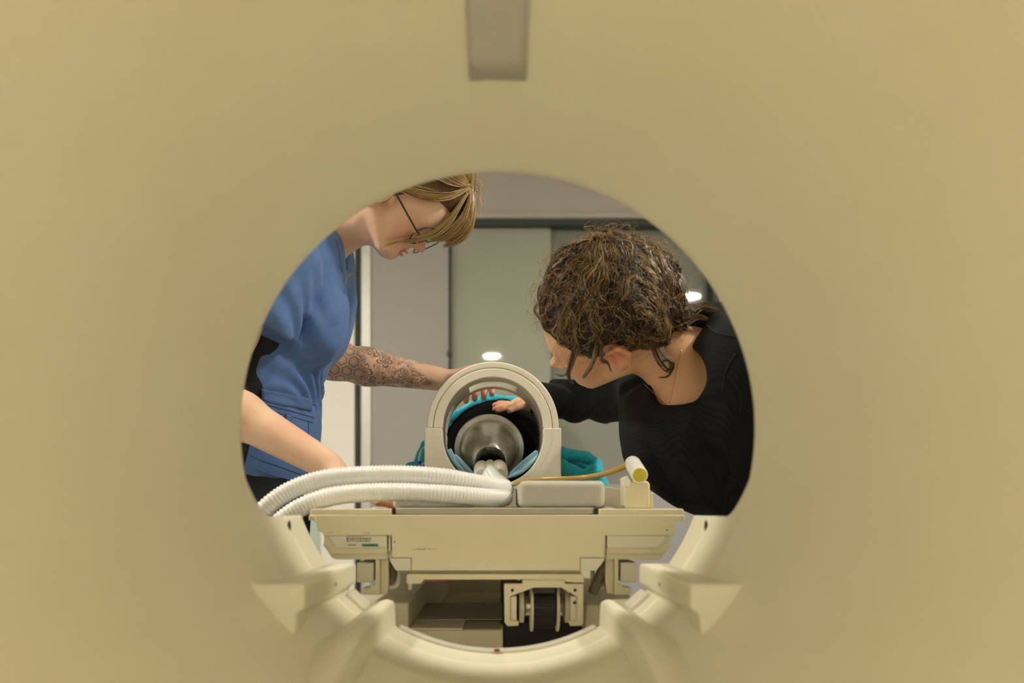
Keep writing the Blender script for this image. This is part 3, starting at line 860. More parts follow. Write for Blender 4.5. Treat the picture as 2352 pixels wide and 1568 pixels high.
def strands(name, curves, rad, m, parent=None, sides=3, taper=.35, cols=None):
    """curves: array (n, k, 3) of hair paths -> one mesh of thin tubes"""
    C = np.asarray(curves, float); n, k, _ = C.shape
    T = np.gradient(C, axis=1); T /= np.linalg.norm(T, axis=2, keepdims=True) + 1e-12
    ref = np.array([.3, -.8, .5]); ref = np.broadcast_to(ref, T.shape)
    N = np.cross(T, ref); N /= np.linalg.norm(N, axis=2, keepdims=True) + 1e-12
    B = np.cross(T, N)
    rr = np.broadcast_to(np.asarray(rad, float).reshape(-1, 1), (n, k)) * (1 - (1 - taper) * np.linspace(0, 1, k)[None] ** 2)
    V = np.stack([C + rr[..., None] * (N * math.cos(2 * math.pi * q / sides) + B * math.sin(2 * math.pi * q / sides)) for q in range(sides)], 2)
    idx = np.arange(n * k * sides).reshape(n, k, sides)
    Fq = np.stack([idx[:, :-1, :], np.roll(idx[:, :-1, :], -1, 2), np.roll(idx[:, 1:, :], -1, 2), idx[:, 1:, :]], -1).reshape(-1, 4)
    at_ = None
    if cols is not None:
        at_ = {'strand': np.repeat(np.asarray(cols, float), k * sides)}
    return mesh_np(name, V.reshape(-1, 3), Fq, m, parent, at_)
def spline(pts, n):
    P = np.asarray(pts, float); t = np.linspace(0, len(P) - 1, n)
    i = np.clip(t.astype(int), 0, len(P) - 2); f = (t - i)[:, None]
    Q = np.concatenate([[2 * P[0] - P[1]], P, [2 * P[-1] - P[-2]]])
    a, b, c, d = Q[i], Q[i + 1], Q[i + 2], Q[i + 3]
    return .5 * (2 * b + (c - a) * f + (2 * a - 5 * b + 4 * c - d) * f * f + (3 * b - a - 3 * c + d) * f ** 3)
def atn(px, py, Y): return np.array(at(px, py, Y))
def hand(wr, kn, tips, thumb, rf=.0078, k=.004, palm=.0145):
    """wr: wrist; kn: four knuckles; tips: four lists of joints; thumb: joints"""
    ps = []
    wr = np.array(wr); kc_ = np.mean(kn, 0)
    for q in kn:
        ps.append(cone(wr + (np.array(q) - wr) * .12, q, palm * 1.0, palm * .72, .012))
    for q, js in zip(kn, tips):
        J = [np.array(q)] + [np.array(j) for j in js]
        for i in range(len(J) - 1):
            r0 = rf * (1.08 - .08 * i); ps.append(cone(J[i], J[i + 1], r0, r0 * .93, k))
    J = [wr + (np.array(thumb[0]) - wr) * .3] + [np.array(j) for j in thumb]
    for i in range(len(J) - 1):
        r0 = rf * (1.7 - .3 * i); ps.append(cone(J[i], J[i + 1], r0, max(rf, r0 * .8), k if i else .012))
    return ps
# ---------------------------------------------------------------- covered patient, towel, blue pads
mat('black_fleece', srgb(9, 9, 9), 0.95, spec=0.08, noise=0.4, nscale=160, bump=1.0, bscale=500, col2=srgb(24, 22, 20))
mat('towel', srgb(40, 206, 226), 0.95, noise=0.25, nscale=220, bump=1.0, bscale=450, sheen=0.3, col2=srgb(22, 170, 196))
mat('blue_pad', srgb(160, 212, 238), 0.6, noise=0.1, nscale=30, bump=0.2, bscale=150)
pat_parts = [ell(atn(1137, 1040, 2.00), (.0985, .10, .0945), .03), ell(atn(1150, 1035, 2.32), (.15, .22, .128), .05), ell(atn(1165, 1050, 2.66), (.16, .28, .105), .06),
             cone(atn(1150, 1085, 2.1), atn(1150, 1085, 2.9), .10, .09, .04)]
def cutz(D, X, Y, Z):
    D = D + .0025 * nz3(X, Y, Z, 60, 3) + .004 * nz3(X, Y, Z, 22, 4)
    return np.maximum(D, (ZT + .001) - Z)
pat, _, _ = sculpt('covered_patient', pat_parts, axis_grid(-.26, .30, .006), axis_grid(1.88, 3.0, .007), axis_grid(ZT - .01, 1.30, .006), 'black_fleece', post=cutz)
tag(pat, 'patient lying under a black fleece cover, reaching into the head coil', 'covered patient')
# towel draped over the cover: shell on the left and crown, running down to the table
def towel_post(D, X, Y, Z):
    f = .004 * nz3(X, Y, Z, 45, 8) + .003 * np.sin(60 * X + 25 * Y) 
    D = np.maximum(D - .020 + f, -(D - .004))                      # shell outside the cover
    D = np.maximum(D, (2.27 + .25 * np.maximum(X + .05, 0) + .015 * np.sin(30 * Z)) - Y)    # front edge
    D = np.maximum(D, X - (.05 + .02 * np.sin(20 * Y)))
    D = np.maximum(D, Y - 2.82)
    return np.maximum(D, (ZT + .002) - Z)
tw = [('c', p[1], p[2], p[3], p[4], p[5]) if p[0] == 'c' else p for p in pat_parts]
D_ = None
xs_, ys_, zs_ = axis_grid(-.30, .12, .005), axis_grid(2.05, 2.9, .007), axis_grid(ZT - .01, 1.32, .005)
towel, _, _ = sculpt('turquoise_towel', tw, xs_, ys_, zs_, 'towel', post=towel_post)
tag(towel, 'turquoise towel draped over the black cover behind the head coil', 'towel')
# bunched towel on the right of the coil, on the left too
def bunch(name, segs, label, lo, hi, seed):
    ps = [cone(atn(*a), atn(*b), ra, rb, .006) for a, b, ra, rb in segs]
    def post(D, X, Y, Z):
        return np.maximum(D + .0015 * nz3(X, Y, Z, 90, seed), (ZT + .001) - Z)
    o, _, _ = sculpt(name, ps, axis_grid(lo[0], hi[0], .003), axis_grid(lo[1], hi[1], .004), axis_grid(lo[2], hi[2], .003), 'towel', post=post)
    return tag(o, label, 'towel')
Yb = 1.99
bunch('turquoise_towel', [((1284, 1042, Yb), (1312, 1045, Yb), .020, .013), ((1312, 1045, Yb), (1345, 1050, Yb), .013, .014), ((1345, 1050, Yb), (1371, 1066, Yb), .014, .013), ((1371, 1066, Yb), (1375, 1085, Yb - .02), .013, .012),
      ((1290, 1070, Yb - .03), (1318, 1083, Yb - .03), .017, .014), ((1318, 1083, Yb - .03), (1345, 1094, Yb - .03), .014, .012), ((1362, 1077, Yb - .03), (1340, 1092, Yb - .035), .013, .010), ((1370, 1090, Yb - .02), (1330, 1103, Yb - .02), .014, .014),
      ((1284, 1062, Yb + .03), (1380, 1090, Yb + .03), .020, .014), ((1250, 1100, Yb + .02), (1372, 1112, Yb), .030, .026), ((1280, 1140, Yb), (1368, 1140, Yb), .028, .028), ((1258, 1050, Yb + .03), (1284, 1050, Yb + .01), .02, .02)],
      'turquoise towel bunched in loops on the table beside the foam pad', (.09, 1.88, ZT - .01), (.27, 2.08, 1.12), 5)
bunch('turquoise_towel', [((978, 1020, 2.0), (972, 1052, 2.0), .011, .016), ((978, 1045, 1.97), (975, 1070, 1.97), .012, .014), ((966, 1072, 2.0), (944, 1075, 1.99), .013, .012), ((944, 1075, 1.99), (938, 1090, 1.98), .013, .013), ((940, 1110, 2.0), (990, 1105, 2.0), .024, .026), ((945, 1142, 2.0), (990, 1140, 2.0), .026, .026), ((972, 1052, 2.0), (966, 1090, 2.0), .018, .02)],
      'turquoise towel bunched on the table beside the beaded white line', (-.24, 1.90, ZT - .01), (-.12, 2.06, 1.13), 6)
# white line with coloured beads hanging on that towel
mat('bead_blue', srgb(40, 60, 170), 0.25)
mat('bead_pink', srgb(206, 120, 200), 0.4)
ln = empty('beaded_line', atn(966, 1062, 1.93), 'thin white line with a blue bead and a pink clip over the towel', 'line')
MB().tube(bez([at(974, 1026, 1.95), at(966, 1036, 1.94), at(963, 1050, 1.93), at(962, 1060, 1.925)], 8), .0016, 8).build('cord', 'white_plastic', ln)
MB().tube(bez([at(964, 1068, 1.925), at(972, 1064, 1.93), at(980, 1060, 1.94)], 6), .0018, 8).build('cord', 'white_plastic', ln)
for i, (px, py) in enumerate(((964, 1044), (963, 1052), (962.5, 1057))):
    MB().ball(at(px, py, 1.927), .0024, 10, 8).build('small_bead', 'white_plastic', ln)
MB().ball(at(964, 1062, 1.922), .0042, 16, 10).build('blue_bead', 'bead_blue', ln)
MB().box(at(960, 1070, 1.925).x, at(977, 1070, 1.925).x, 1.92, 1.935, at(960, 1074, 1.925).z, at(960, 1067, 1.925).z).build('pink_clip', 'bead_pink', ln, bevel=.003)
# folded blue pads wedged between the cone and the coil
def pad(name, rows, label, th=.0022):
    """rows: list of polylines (px,py,Y), a sheet spanned between them"""
    R = [spline([atn(*p) for p in r], 14) for r in rows]
    n = len(R); m = 18
    G = np.array([spline(np.array([R[i][j] for i in range(n)]), m) for j in range(14)])
    def fn(u, v):
        a = G[min(13, int(round(u * 13)))][min(m - 1, int(round(v * (m - 1))))]
        return a
    b = MB().grid(fn, 13, m - 1)
    return tag(b.build(name, 'blue_pad', smooth=5, solid=th), label, 'pad', 'blue absorbent pads in the coil')
pad('absorbent_pad', [[(1024, 1036, 1.845), (1040, 1062, 1.835), (1062, 1092, 1.83)], [(1036, 1030, 1.83), (1050, 1058, 1.82), (1076, 1092, 1.815)], [(1033, 1046, 1.84), (1052, 1066, 1.83), (1078, 1094, 1.825)], [(1046, 1043, 1.825), (1064, 1060, 1.815), (1090, 1090, 1.81)], [(1052, 1052, 1.85), (1070, 1070, 1.85), (1092, 1092, 1.85)]],
    'folded blue absorbent pad under the cone, on the side of the tattooed arm')
pad('absorbent_pad', [[(1163, 1092, 1.825), (1196, 1074, 1.835), (1226, 1050, 1.845)], [(1168, 1090, 1.81), (1196, 1062, 1.815), (1230, 1034, 1.825)], [(1172, 1091, 1.815), (1200, 1066, 1.82), (1236, 1038, 1.83)], [(1160, 1098, 1.80), (1205, 1080, 1.81), (1232, 1052, 1.82)], [(1150, 1102, 1.82), (1190, 1092, 1.83), (1215, 1075, 1.84)]],
    'folded blue absorbent pad under the cone, on the side of the foam pad')
# ---------------------------------------------------------------- person in blue scrubs
from mathutils.bvhtree import BVHTree
def on_surface(V, Fq):
    return BVHTree.FromPolygons([tuple(v) for v in V], [tuple(int(i) for i in f) for f in Fq])
CAM0 = Vector((0, 0, H))
def hit(tree, px, py, off=.0):
    """first point of a surface straight behind a picture point, lifted off along the normal"""
    d = (at(px, py, 1.0) - CAM0).normalized()
    p, n, _, _ = tree.ray_cast(CAM0 + d * 1.2, d)
    if p is None: return None
    if n.dot(d) > 0: n = -n
    return p + n * off
def stitch(tree, pts, rad, name, m, parent, off=.001, n=10):
    P = [hit(tree, x, y, off) for x, y in [tuple(q) for q in spline(np.array(pts, float), n)]]
    P = [p for p in P if p is not None]
    if len(P) < 2: return None
    return MB().tube(P, rad, 6).build(name, m, parent, smooth=5)
def patch(tree, quad, name, m, parent, off=.0015, nu=12, nv=6, th=.0012):
    (a, b, c, d) = [np.array(q, float) for q in quad]
    g = {}
    for i in range(nu + 1):
        for j in range(nv + 1):
            u, v = i / nu, j / nv
            q = (a * (1 - u) + b * u) * (1 - v) + (d * (1 - u) + c * u) * v
            p = hit(tree, q[0], q[1], off)
            if p is None: return None
            g[i, j] = p
    return MB().grid(lambda u, v: g[int(round(u * nu)), int(round(v * nv))], nu, nv).build(name, m, parent, smooth=5, solid=th)

def skin_mat(name, base, red, tattoo=False):
    m = mat(name, base, 0.45, sss=0.12, noise=0.25, nscale=14, bump=0.06, bscale=500, col2=red)
    nt = m.node_tree; b = nt.nodes['Principled BSDF']
    src = b.inputs['Base Color'].links[0].from_socket
    a = nt.nodes.new('ShaderNodeAttribute'); a.attribute_name = 'blush'
    mx = nt.nodes.new('ShaderNodeMix'); mx.data_type = 'RGBA'
    nt.links.new(a.outputs['Fac'], mx.inputs['Factor']); nt.links.new(src, mx.inputs['A'])
    mx.inputs['B'].default_value = srgb(222, 140, 118) + (1,)
    nt.links.new(mx.outputs['Result'], b.inputs['Base Color'])
    if not tattoo: return m
    N = nt.nodes.new; L = nt.links.new
    def vm(op, x, y=None, z=None):
        n = N('ShaderNodeVectorMath'); n.operation = op
        for i, q in enumerate((x, y, z)):
            if q is None: continue
            if isinstance(q, tuple): n.inputs[i].default_value = q
            elif isinstance(q, (int, float)): n.inputs['Scale'].default_value = q
            else: L(q, n.inputs[i])
        return n.outputs['Value'] if op in ('DOT_PRODUCT', 'LENGTH') else n.outputs['Vector']
    def mt(op, x, y=None, z=None):
        n = N('ShaderNodeMath'); n.operation = op
        for i, q in enumerate((x, y, z)):
            if q is None: continue
            if isinstance(q, (int, float)): n.inputs[i].default_value = q
            else: L(q, n.inputs[i])
        return n.outputs[0]
    uv = N('ShaderNodeAttribute'); uv.attribute_name = 'arm_uv'
    mk = N('ShaderNodeAttribute'); mk.attribute_name = 'arm_mask'
    sp = N('ShaderNodeSeparateXYZ'); L(uv.outputs['Vector'], sp.inputs[0])
    # honeycomb near the elbow
    p = vm('SCALE', uv.outputs['Vector'], 36.0)
    r = (1.0, 1.7320508, 1.0); h = (.5, .8660254, .5)
    av = vm('SUBTRACT', vm('MODULO', vm('ADD', p, (100.0, 173.20508, 100.0)), r), h)
    bv = vm('SUBTRACT', vm('MODULO', vm('ADD', vm('SUBTRACT', p, h), (100.0, 173.20508, 100.0)), r), h)
    av = vm('MULTIPLY', av, (1, 1, 0)); bv = vm('MULTIPLY', bv, (1, 1, 0))
    sel = mt('LESS_THAN', vm('DOT_PRODUCT', av, av), vm('DOT_PRODUCT', bv, bv))
    mv = N('ShaderNodeMix'); mv.data_type = 'VECTOR'
    L(sel, mv.inputs['Factor']); L(bv, mv.inputs['A']); L(av, mv.inputs['B'])
    ab = vm('ABSOLUTE', mv.outputs[1])
    s2 = N('ShaderNodeSeparateXYZ'); L(ab, s2.inputs[0])
    hd = mt('MAXIMUM', vm('DOT_PRODUCT', ab, (.5, .8660254, 0)), s2.outputs[0])
    cell = mt('MULTIPLY', mt('SUBTRACT', 1, mt('GREATER_THAN', hd, .44)), mt('MAP', hd, 0) if False else mt('POWER', mt('DIVIDE', hd, .44), 2.2))
    comb = mt('MULTIPLY', cell, .88)
    # flowers along the forearm
    w = N('ShaderNodeTexNoise'); w.inputs['Scale'].default_value = 30; L(uv.outputs['Vector'], w.inputs['Vector'])
    wp = vm('ADD', uv.outputs['Vector'], vm('SCALE', vm('SUBTRACT', w.outputs['Color'], (.5, .5, .5)), .012))
    tot = None
    for sc_, pet, seed in ((26.0, 2.5, 0.0), (41.0, 2.0, 7.3)):
        vo = N('ShaderNodeTexVoronoi'); vo.voronoi_dimensions = '2D'; vo.inputs['Scale'].default_value = sc_
        q = vm('ADD', wp, (seed, seed * 1.7, 0)); L(q, vo.inputs['Vector'])
        dl = vm('SUBTRACT', q, vo.outputs['Position'])
        ds = N('ShaderNodeSeparateXYZ'); L(dl, ds.inputs[0])
        ang = mt('ARCTAN2', ds.outputs[1], ds.outputs[0])
        lobes = mt('ABSOLUTE', mt('COSINE', mt('MULTIPLY', ang, pet)))
        rad = mt('ADD', mt('MULTIPLY', lobes, .24), .22)
        e1 = mt('ABSOLUTE', mt('SUBTRACT', vo.outputs['Distance'], rad))
        e2 = mt('ABSOLUTE', mt('SUBTRACT', vo.outputs['Distance'], mt('MULTIPLY', rad, .45)))
        ln_ = mt('MAXIMUM', mt('LESS_THAN', e1, .035), mt('LESS_THAN', e2, .03))
        core = mt('MULTIPLY', mt('LESS_THAN', vo.outputs['Distance'], .09), .8)
        vein = mt('MULTIPLY', mt('LESS_THAN', mt('ABSOLUTE', mt('SINE', mt('MULTIPLY', ang, 9.0))), .22), mt('MULTIPLY', mt('LESS_THAN', vo.outputs['Distance'], rad), .55))
        one = mt('MAXIMUM', mt('MAXIMUM', ln_, core), vein)
        tot = one if tot is None else mt('MAXIMUM', tot, mt('MULTIPLY', one, .8))
    sh = N('ShaderNodeTexNoise'); sh.inputs['Scale'].default_value = 55; L(uv.outputs['Vector'], sh.inputs['Vector'])
    tot = mt('MAXIMUM', tot, mt('MULTIPLY', mt('GREATER_THAN', sh.outputs['Fac'], .60), .55))
    # honeycomb up to the elbow side, flowers beyond
    edge = mt('ADD', sp.outputs[0], mt('MULTIPLY', mt('SUBTRACT', w.outputs['Fac'], .5), .05))
    hz = N('ShaderNodeMapRange'); L(edge, hz.inputs['Value']); hz.inputs['From Min'].default_value = .062; hz.inputs['From Max'].default_value = .078
    mm = N('ShaderNodeMix'); mm.data_type = 'FLOAT'
    L(hz.outputs[0], mm.inputs['Factor']); L(comb, mm.inputs[2]); L(tot, mm.inputs[3])
    ink = mt('MULTIPLY', mt('MULTIPLY', mm.outputs[0], .82), mk.outputs['Fac'])
    mi = N('ShaderNodeMix'); mi.data_type = 'RGBA'
    L(ink, mi.inputs['Factor']); L(mx.outputs['Result'], mi.inputs['A']); mi.inputs['B'].default_value = srgb(44, 42, 40) + (1,)
    L(mi.outputs['Result'], b.inputs['Base Color'])
    return m
skin_mat('skin_fair', srgb(238, 202, 172), srgb(232, 186, 156), tattoo=True)
mat('lip', srgb(212, 134, 120), 0.4)
mat('iris', srgb(60, 66, 60), 0.2)
mat('lash', srgb(50, 38, 28), 0.6)
mat('brow', srgb(130, 92, 56), 0.7)
mat('navy', srgb(14, 16, 26), 0.85, bump=0.1, noise=0.2)
mat('shoe_white', srgb(220, 220, 218), 0.5)

# scrub cloth: blue with a navy side panel, boundary carried by a vertex attribute
def scrub_mat():
    m = mat('scrub_blue', srgb(92, 128, 190), 0.8, noise=0.2, nscale=60, bump=0.25, bscale=700, col2=srgb(84, 118, 178), sheen=0.1)
    nt = m.node_tree; b = nt.nodes['Principled BSDF']
    src = b.inputs['Base Color'].links[0].from_socket
    a = nt.nodes.new('ShaderNodeAttribute'); a.attribute_name = 'panel'
    g = nt.nodes.new('ShaderNodeMapRange'); g.inputs['From Min'].default_value = -.001; g.inputs['From Max'].default_value = .001
    nt.links.new(a.outputs['Fac'], g.inputs['Value'])
    mx = nt.nodes.new('ShaderNodeMix'); mx.data_type = 'RGBA'
    nt.links.new(g.outputs[0], mx.inputs['Factor']); nt.links.new(src, mx.inputs['A'])
    mx.inputs['B'].default_value = srgb(13, 15, 24) + (1,)
    nt.links.new(mx.outputs['Result'], b.inputs['Base Color'])
scrub_mat()
mat('scrub_trim', srgb(84, 116, 172), 0.85, bump=0.2, bscale=800)
mat('scrub_stitch', srgb(78, 108, 166), 0.9)

LW = empty('person', (-.49, 1.85, 0), 'person in blue scrubs with tattooed forearm leaning over the head coil', 'person')
KH = .0009
hC = atn(890, 596, 1.80)
hf = np.array((.53, 0, -.848)); hu = np.array((.848, 0, .53)); hr = np.array((0, -1.0, 0))
HX = np.array([hf, hu, hr])
def hp(f, u, r=0.): return hC + (hf * f + hu * u + hr * r) * KH
def he(f, u, r, a, b, c, k=.012): return ell(hp(f, u, r), (a * KH, b * KH, c * KH), k, HX)
def hcn(p, q, ra, rb, k=.010): return cone(hp(*p), hp(*q), ra * KH, rb * KH, k)
head = [he(-92, 140, 0, 93, 92, 78, .01), he(-48, 92, 0, 52, 74, 60, .03), he(-38, 132, 0, 42, 46, 58, .03)]
for s in (-1, 1):
    head += [hcn((-102, 40, 50 * s), (-24, 6, 24 * s), 17, 13, .02), he(-38, 66, 34 * s, 28, 30, 22, .02), he(-13, 114, 27 * s, 9, 6, 22, .012)]
head += [he(-10, 13, 0, 16, 14, 22, .012), he(-14, 40, 0, 17, 26, 26, .014)]
for s in (-1, 1):
    head += [sub(he(3, 96, 29 * s, 13, 10, 17), .012), he(-17, 96, 30 * s, 13, 12, 14, .004)]
head += [hcn((-5, 108, 0), (10, 86, 0), 7, 9, .009), he(16, 80, 0, 11, 11, 11, .006), he(7, 72, 10, 10, 8, 8, .005), he(7, 72, -10, 10, 8, 8, .005)]
head += [he(1, 47, 0, 7, 6.5, 17, .004), he(-2, 33, 0, 8, 7, 15, .004), sub(he(9, 40, 0, 8, 1.6, 16), .004), sub(he(12, 66, 7, 6, 3, 3.2), .003), sub(he(12, 66, -7, 6, 3, 3.2), .003)]
for s in (-1, 1):   # ears
    head += [he(-112, 60, 76 * s, 20, 33, 7, .006), he(-106, 30, 74 * s, 11, 12, 6, .005), sub(he(-106, 62, 83 * s, 11, 20, 6), .005)]
neck = [cone(hp(-100, 60), atn(748, 528, 1.85), .054, .055, .03), cone(atn(748, 528, 1.85), atn(690, 600, 1.85), .056, .08, .04), hcn((-42, 14, 0), (-100, 8, 0), 24, 38, .03)]
# near (right) arm
sR, eR, wR = atn(598, 645, 1.69), atn(450, 895, 1.60), atn(752, 1068, 1.535)
rk = [atn(826, 1112, 1.50), atn(830, 1118, 1.52), atn(832, 1124, 1.54), atn(830, 1128, 1.56)]
rtip = []
for i, q in enumerate(rk):
    e = .001 * np.array((0, 0, 0)); dirx = np.array((.030 - .003 * i, 0, -.012))
    rtip.append([q + dirx + np.array((0, -.002, 0)), q + dirx * 1.75 + np.array((0, 0, -.005)), q + dirx * 2.3 + np.array((0, 0, -.006))])
rhand = hand(wR, rk, rtip, [atn(800, 1120, 1.475), atn(835, 1138, 1.47), atn(862, 1146, 1.475)])
armR = [cone(sR, sR + (eR - sR) * .5, .052, .046, .03), cone(sR + (eR - sR) * .5, eR, .046, .040, .03), cone(eR, eR + (wR - eR) * .35, .041, .041, .03), cone(eR + (wR - eR) * .35, wR, .041, .0265, .02)]
# far (left) arm with the tattoo
sL, eL, wL = atn(712, 600, 2.02), atn(763, 828, 2.02), atn(1030, 874, 2.035)
lk = [atn(1066, 856, 2.025), atn(1082, 851, 2.028), atn(1099, 848, 2.030), atn(1114, 848, 2.030)]
ltip = [[atn(1070, 882, 2.012), atn(1071, 908, 2.004), atn(1070, 921, 1.999)], [atn(1089, 878, 2.015), atn(1091, 902, 2.006), atn(1090, 916, 2.0)],
        [atn(1108, 874, 2.018), atn(1112, 900, 2.006), atn(1111, 914, 2.0)], [atn(1126, 872, 2.018), atn(1130, 892, 2.008), atn(1130, 905, 2.0)]]
lhand = hand(wL, lk, ltip, [atn(1050, 866, 1.995), atn(1070, 852, 1.985), atn(1092, 843, 1.98)])
armL = [cone(sL, sL + (eL - sL) * .5, .050, .046, .03), cone(sL + (eL - sL) * .5, eL, .045, .038, .03), cone(eL, eL + (wL - eL) * .3, .040, .0415, .03), cone(eL + (wL - eL) * .3, wL, .0415, .0255, .02)]
torso = [ell(atn(655, 700, 1.86), (.095, .15, .17), .05), ell(atn(605, 880, 1.85), (.09, .125, .18), .06), ell(atn(595, 1030, 1.85), (.10, .145, .14), .06)]
hipz = H + .06
legs = []
for s, yy in ((-1, 1.77), (1, 1.94)):
    legs += [cone((-.51, yy, .92), (-.50, yy, .50), .080, .055, .04), cone((-.50, yy, .50), (-.52, yy, .10), .052, .036, .02), cone((-.53, yy, .055), (-.36, yy - .02, .04), .036, .032, .02)]
skin_parts = torso + legs + neck + head + armR + rhand + armL + lhand
xs = axis_grid(-.72, .02, .0062, None) if False else axis_grid(-.76, .02, .003, .007, -.42, .03)
xs = axis_grid(-.76, .02, .0032)
ys = axis_grid(1.44, 2.12, .0036)
zs = axis_grid(-.01, 1.72, .0030, .008, .94, 1.66)
def skin_attrs(V):
    d = lambda p, s: np.exp(-((V - np.asarray(p)) ** 2).sum(1) / (2 * s * s))
    bl = .55 * d(hp(-12, 66, 44), .020) + .45 * d(hp(20, 78, 0), .012) + .35 * d(hp(4, 8, 0), .016) + .9 * d(hp(2, 40, 0), .008) + .35 * d(hp(-108, 40, 78), .02)
    for t in rtip + ltip:
        bl = bl + .5 * d(t[-1], .014)
    ax = wL - eL; L_ = np.linalg.norm(ax); ax = ax / L_
    e2 = np.cross(ax, (0, -1., 0)); e2 /= np.linalg.norm(e2); e1 = np.cross(e2, ax)
    q = V - eL; u = q @ ax
    # unroll round the arm; e1 points to the camera side
    th = np.arctan2(q @ e2, q @ e1)
    r = np.linalg.norm(q - np.outer(u, ax), axis=1)
    onF = (r < .062) & (u > -.05) & (u < L_ + .02)
    m = onF * np.clip((.225 + .03 * np.sin(th * 3) - u) / .02, 0, 1)
    # upper arm is inked as well
    qu = V - sL; axu = (eL - sL) / np.linalg.norm(eL - sL); tu = qu @ axu
    ru = np.linalg.norm(qu - np.outer(tu, axu), axis=1)
    m = np.maximum(m, (ru < .062) & (tu > .10) & (tu < .30) & (V[:, 1] > 1.90))
    return {'blush': np.clip(bl, 0, .8), 'arm_uv': np.stack([u, th * .042, 0 * u], 1), 'arm_mask': m.astype(float)}
lw_body, lwV, lwF = sculpt('body', skin_parts, xs, ys, zs, 'skin_fair', LW, attrs=skin_attrs)
headtree = on_surface(lwV, lwF)

# scrub top
topp = [ell(atn(655, 700, 1.86), (.118, .178, .175), .05), ell(atn(690, 612, 1.86), (.092, .165, .085), .05), cone(atn(742, 575, 1.79), atn(752, 700, 1.79), .034, .036, .04), cone(atn(786, 580, 1.91), atn(782, 690, 1.92), .024, .030, .03), cone(atn(700, 560, 1.80), atn(742, 560, 1.80), .045, .030, .03), ell(atn(738, 752, 1.775), (.052, .062, .07), .05), ell(atn(748, 748, 1.93), (.052, .062, .07), .05),
        ell(atn(615, 870, 1.85), (.104, .150, .17), .06), ell(atn(600, 1010, 1.85), (.116, .172, .15), .06)]
slR = cut([cone(atn(652, 612, 1.70), atn(590, 790, 1.665), .074, .058, .03)], [(atn(596, 750, 1.665), (-.35, 0, -.94))])
slL = cut([cone(atn(720, 590, 2.0), sL + (eL - sL) * .6, .072, .064, .03)], [(sL + (eL - sL) * .46, (eL - sL))])
hemz = at(600, 1112, 1.85).z
def top_post(D, X, Y, Z):
    f = .0032 * nz3(X, Y, Z, 26, 11) + .0012 * nz3(X, Y, Z, 60, 12)
    w = np.exp(-((Z - (1.165 + .25 * (X + .5))) / .035) ** 2)             # bunching at the waist
    f = f + .0055 * w * np.sin(150 * Z - 50 * X + 14 * np.sin(12 * Y + 7 * X))
    sl = np.exp(-((X + .43) / .09) ** 2 - ((Z - 1.32) / .07) ** 2 - ((Y - 1.68) / .10) ** 2)
    f = f + .006 * sl * np.sin(95 * X + 70 * Z + 4 * np.sin(30 * Y))
    bu = np.exp(-((Z - 1.27) / .06) ** 2 - ((Y - 1.70) / .08) ** 2)
    f = f + .003 * bu * np.sin(60 * Z - 90 * X)
    D = D + f
    # tilted hem
    return np.maximum(D, (hemz - .14 * (X + .46)) - Z - 0.0)
vneck = [sub(cone(atn(790, 530, 1.855), atn(796, 610, 1.858), .052, .014), .006), sub(cone(atn(768, 520, 1.855), atn(745, 470, 1.85), .060, .09), .01)]
xs = axis_grid(-.76, -.24, .0042); ys = axis_grid(1.55, 2.14, .0045); zs = axis_grid(.96, 1.60, .0042)
_by = [700, 743, 788, 813, 816.5, 855, 890, 928, 1027, 1071, 1120]
_bx = [640, 643, 636, 616, 600, 588, 605, 599, 578, 564, 556]
_bs = spline(np.stack([_bx, _by], 1), 80); _bs = _bs[np.argsort(_bs[:, 1])]; bnd_x, bnd_y = _bs[:, 0], _bs[:, 1]
def top_attrs(V):
    px = 1143 + V[:, 0] / 1.70 * F; py = 1165 - (V[:, 2] - H) / 1.70 * F
    b = np.interp(py, bnd_y, bnd_x)
    d = (b - px) * .00085
    d = np.where((V[:, 1] < 1.86), d, -.05)
    ds_ = _dist(slR, V[:, 0], V[:, 1], V[:, 2])
    d = np.minimum(d, ds_ - .012)
    return {'panel': d}
scrub, sV, sF = sculpt('scrub_top', topp + [slR, slL] + vneck, xs, ys, zs, 'scrub_blue', LW, post=top_post, attrs=top_attrs)
st = on_surface(sV, sF)
# seams, bands, pocket and loop sewn on the top
for i, (pts, r) in enumerate((
        ([(600, 905), (650, 908), (700, 922), (724, 930)], .0012), ([(598, 925), (650, 938), (720, 958)], .0012), ([(596, 936), (650, 950), (718, 970)], .0010), ([(708, 965), (708, 1005), (706, 1040)], .0010),
        ([(575, 1045), (630, 1066), (690, 1088)], .0009), ([(568, 1066), (620, 1088), (680, 1104)], .0009))):
    stitch(st, pts, r, 'seam', 'scrub_stitch', scrub, .0006, 16)
patch(st, [(600, 892), (716, 915), (714, 944), (600, 920)], 'waistband', 'scrub_trim', scrub, .0018, 14, 4)
patch(st, [(654, 950), (667, 952), (666, 983), (655, 981)], 'loop', 'scrub_trim', scrub, .004, 3, 6)
mat('thread_gold', srgb(214, 196, 150), 0.7)
stitch(st, [(773, 552), (780, 585), (786, 625)], .0018, 'neck_band', 'scrub_trim', scrub, .0002, 14)
# small embroidered lettering on the far chest
b = MB(); rnd = random.Random(9)
for row, (x0, y0, x1, y1) in enumerate(((792, 650, 808, 615), (796, 640, 810, 628))):
    for i in range(16):
        t = i / 15; q = hit(st, x0 + (x1 - x0) * t + rnd.uniform(-1, 1), y0 + (y1 - y0) * t + rnd.uniform(-1.5, 1.5), .001)
        if q is not None: b.ball(q, .0013, 6, 4, (.6, .6, 1.3))
if b.v: tag(b.build('embroidery', 'thread_gold', scrub), kind='stuff')
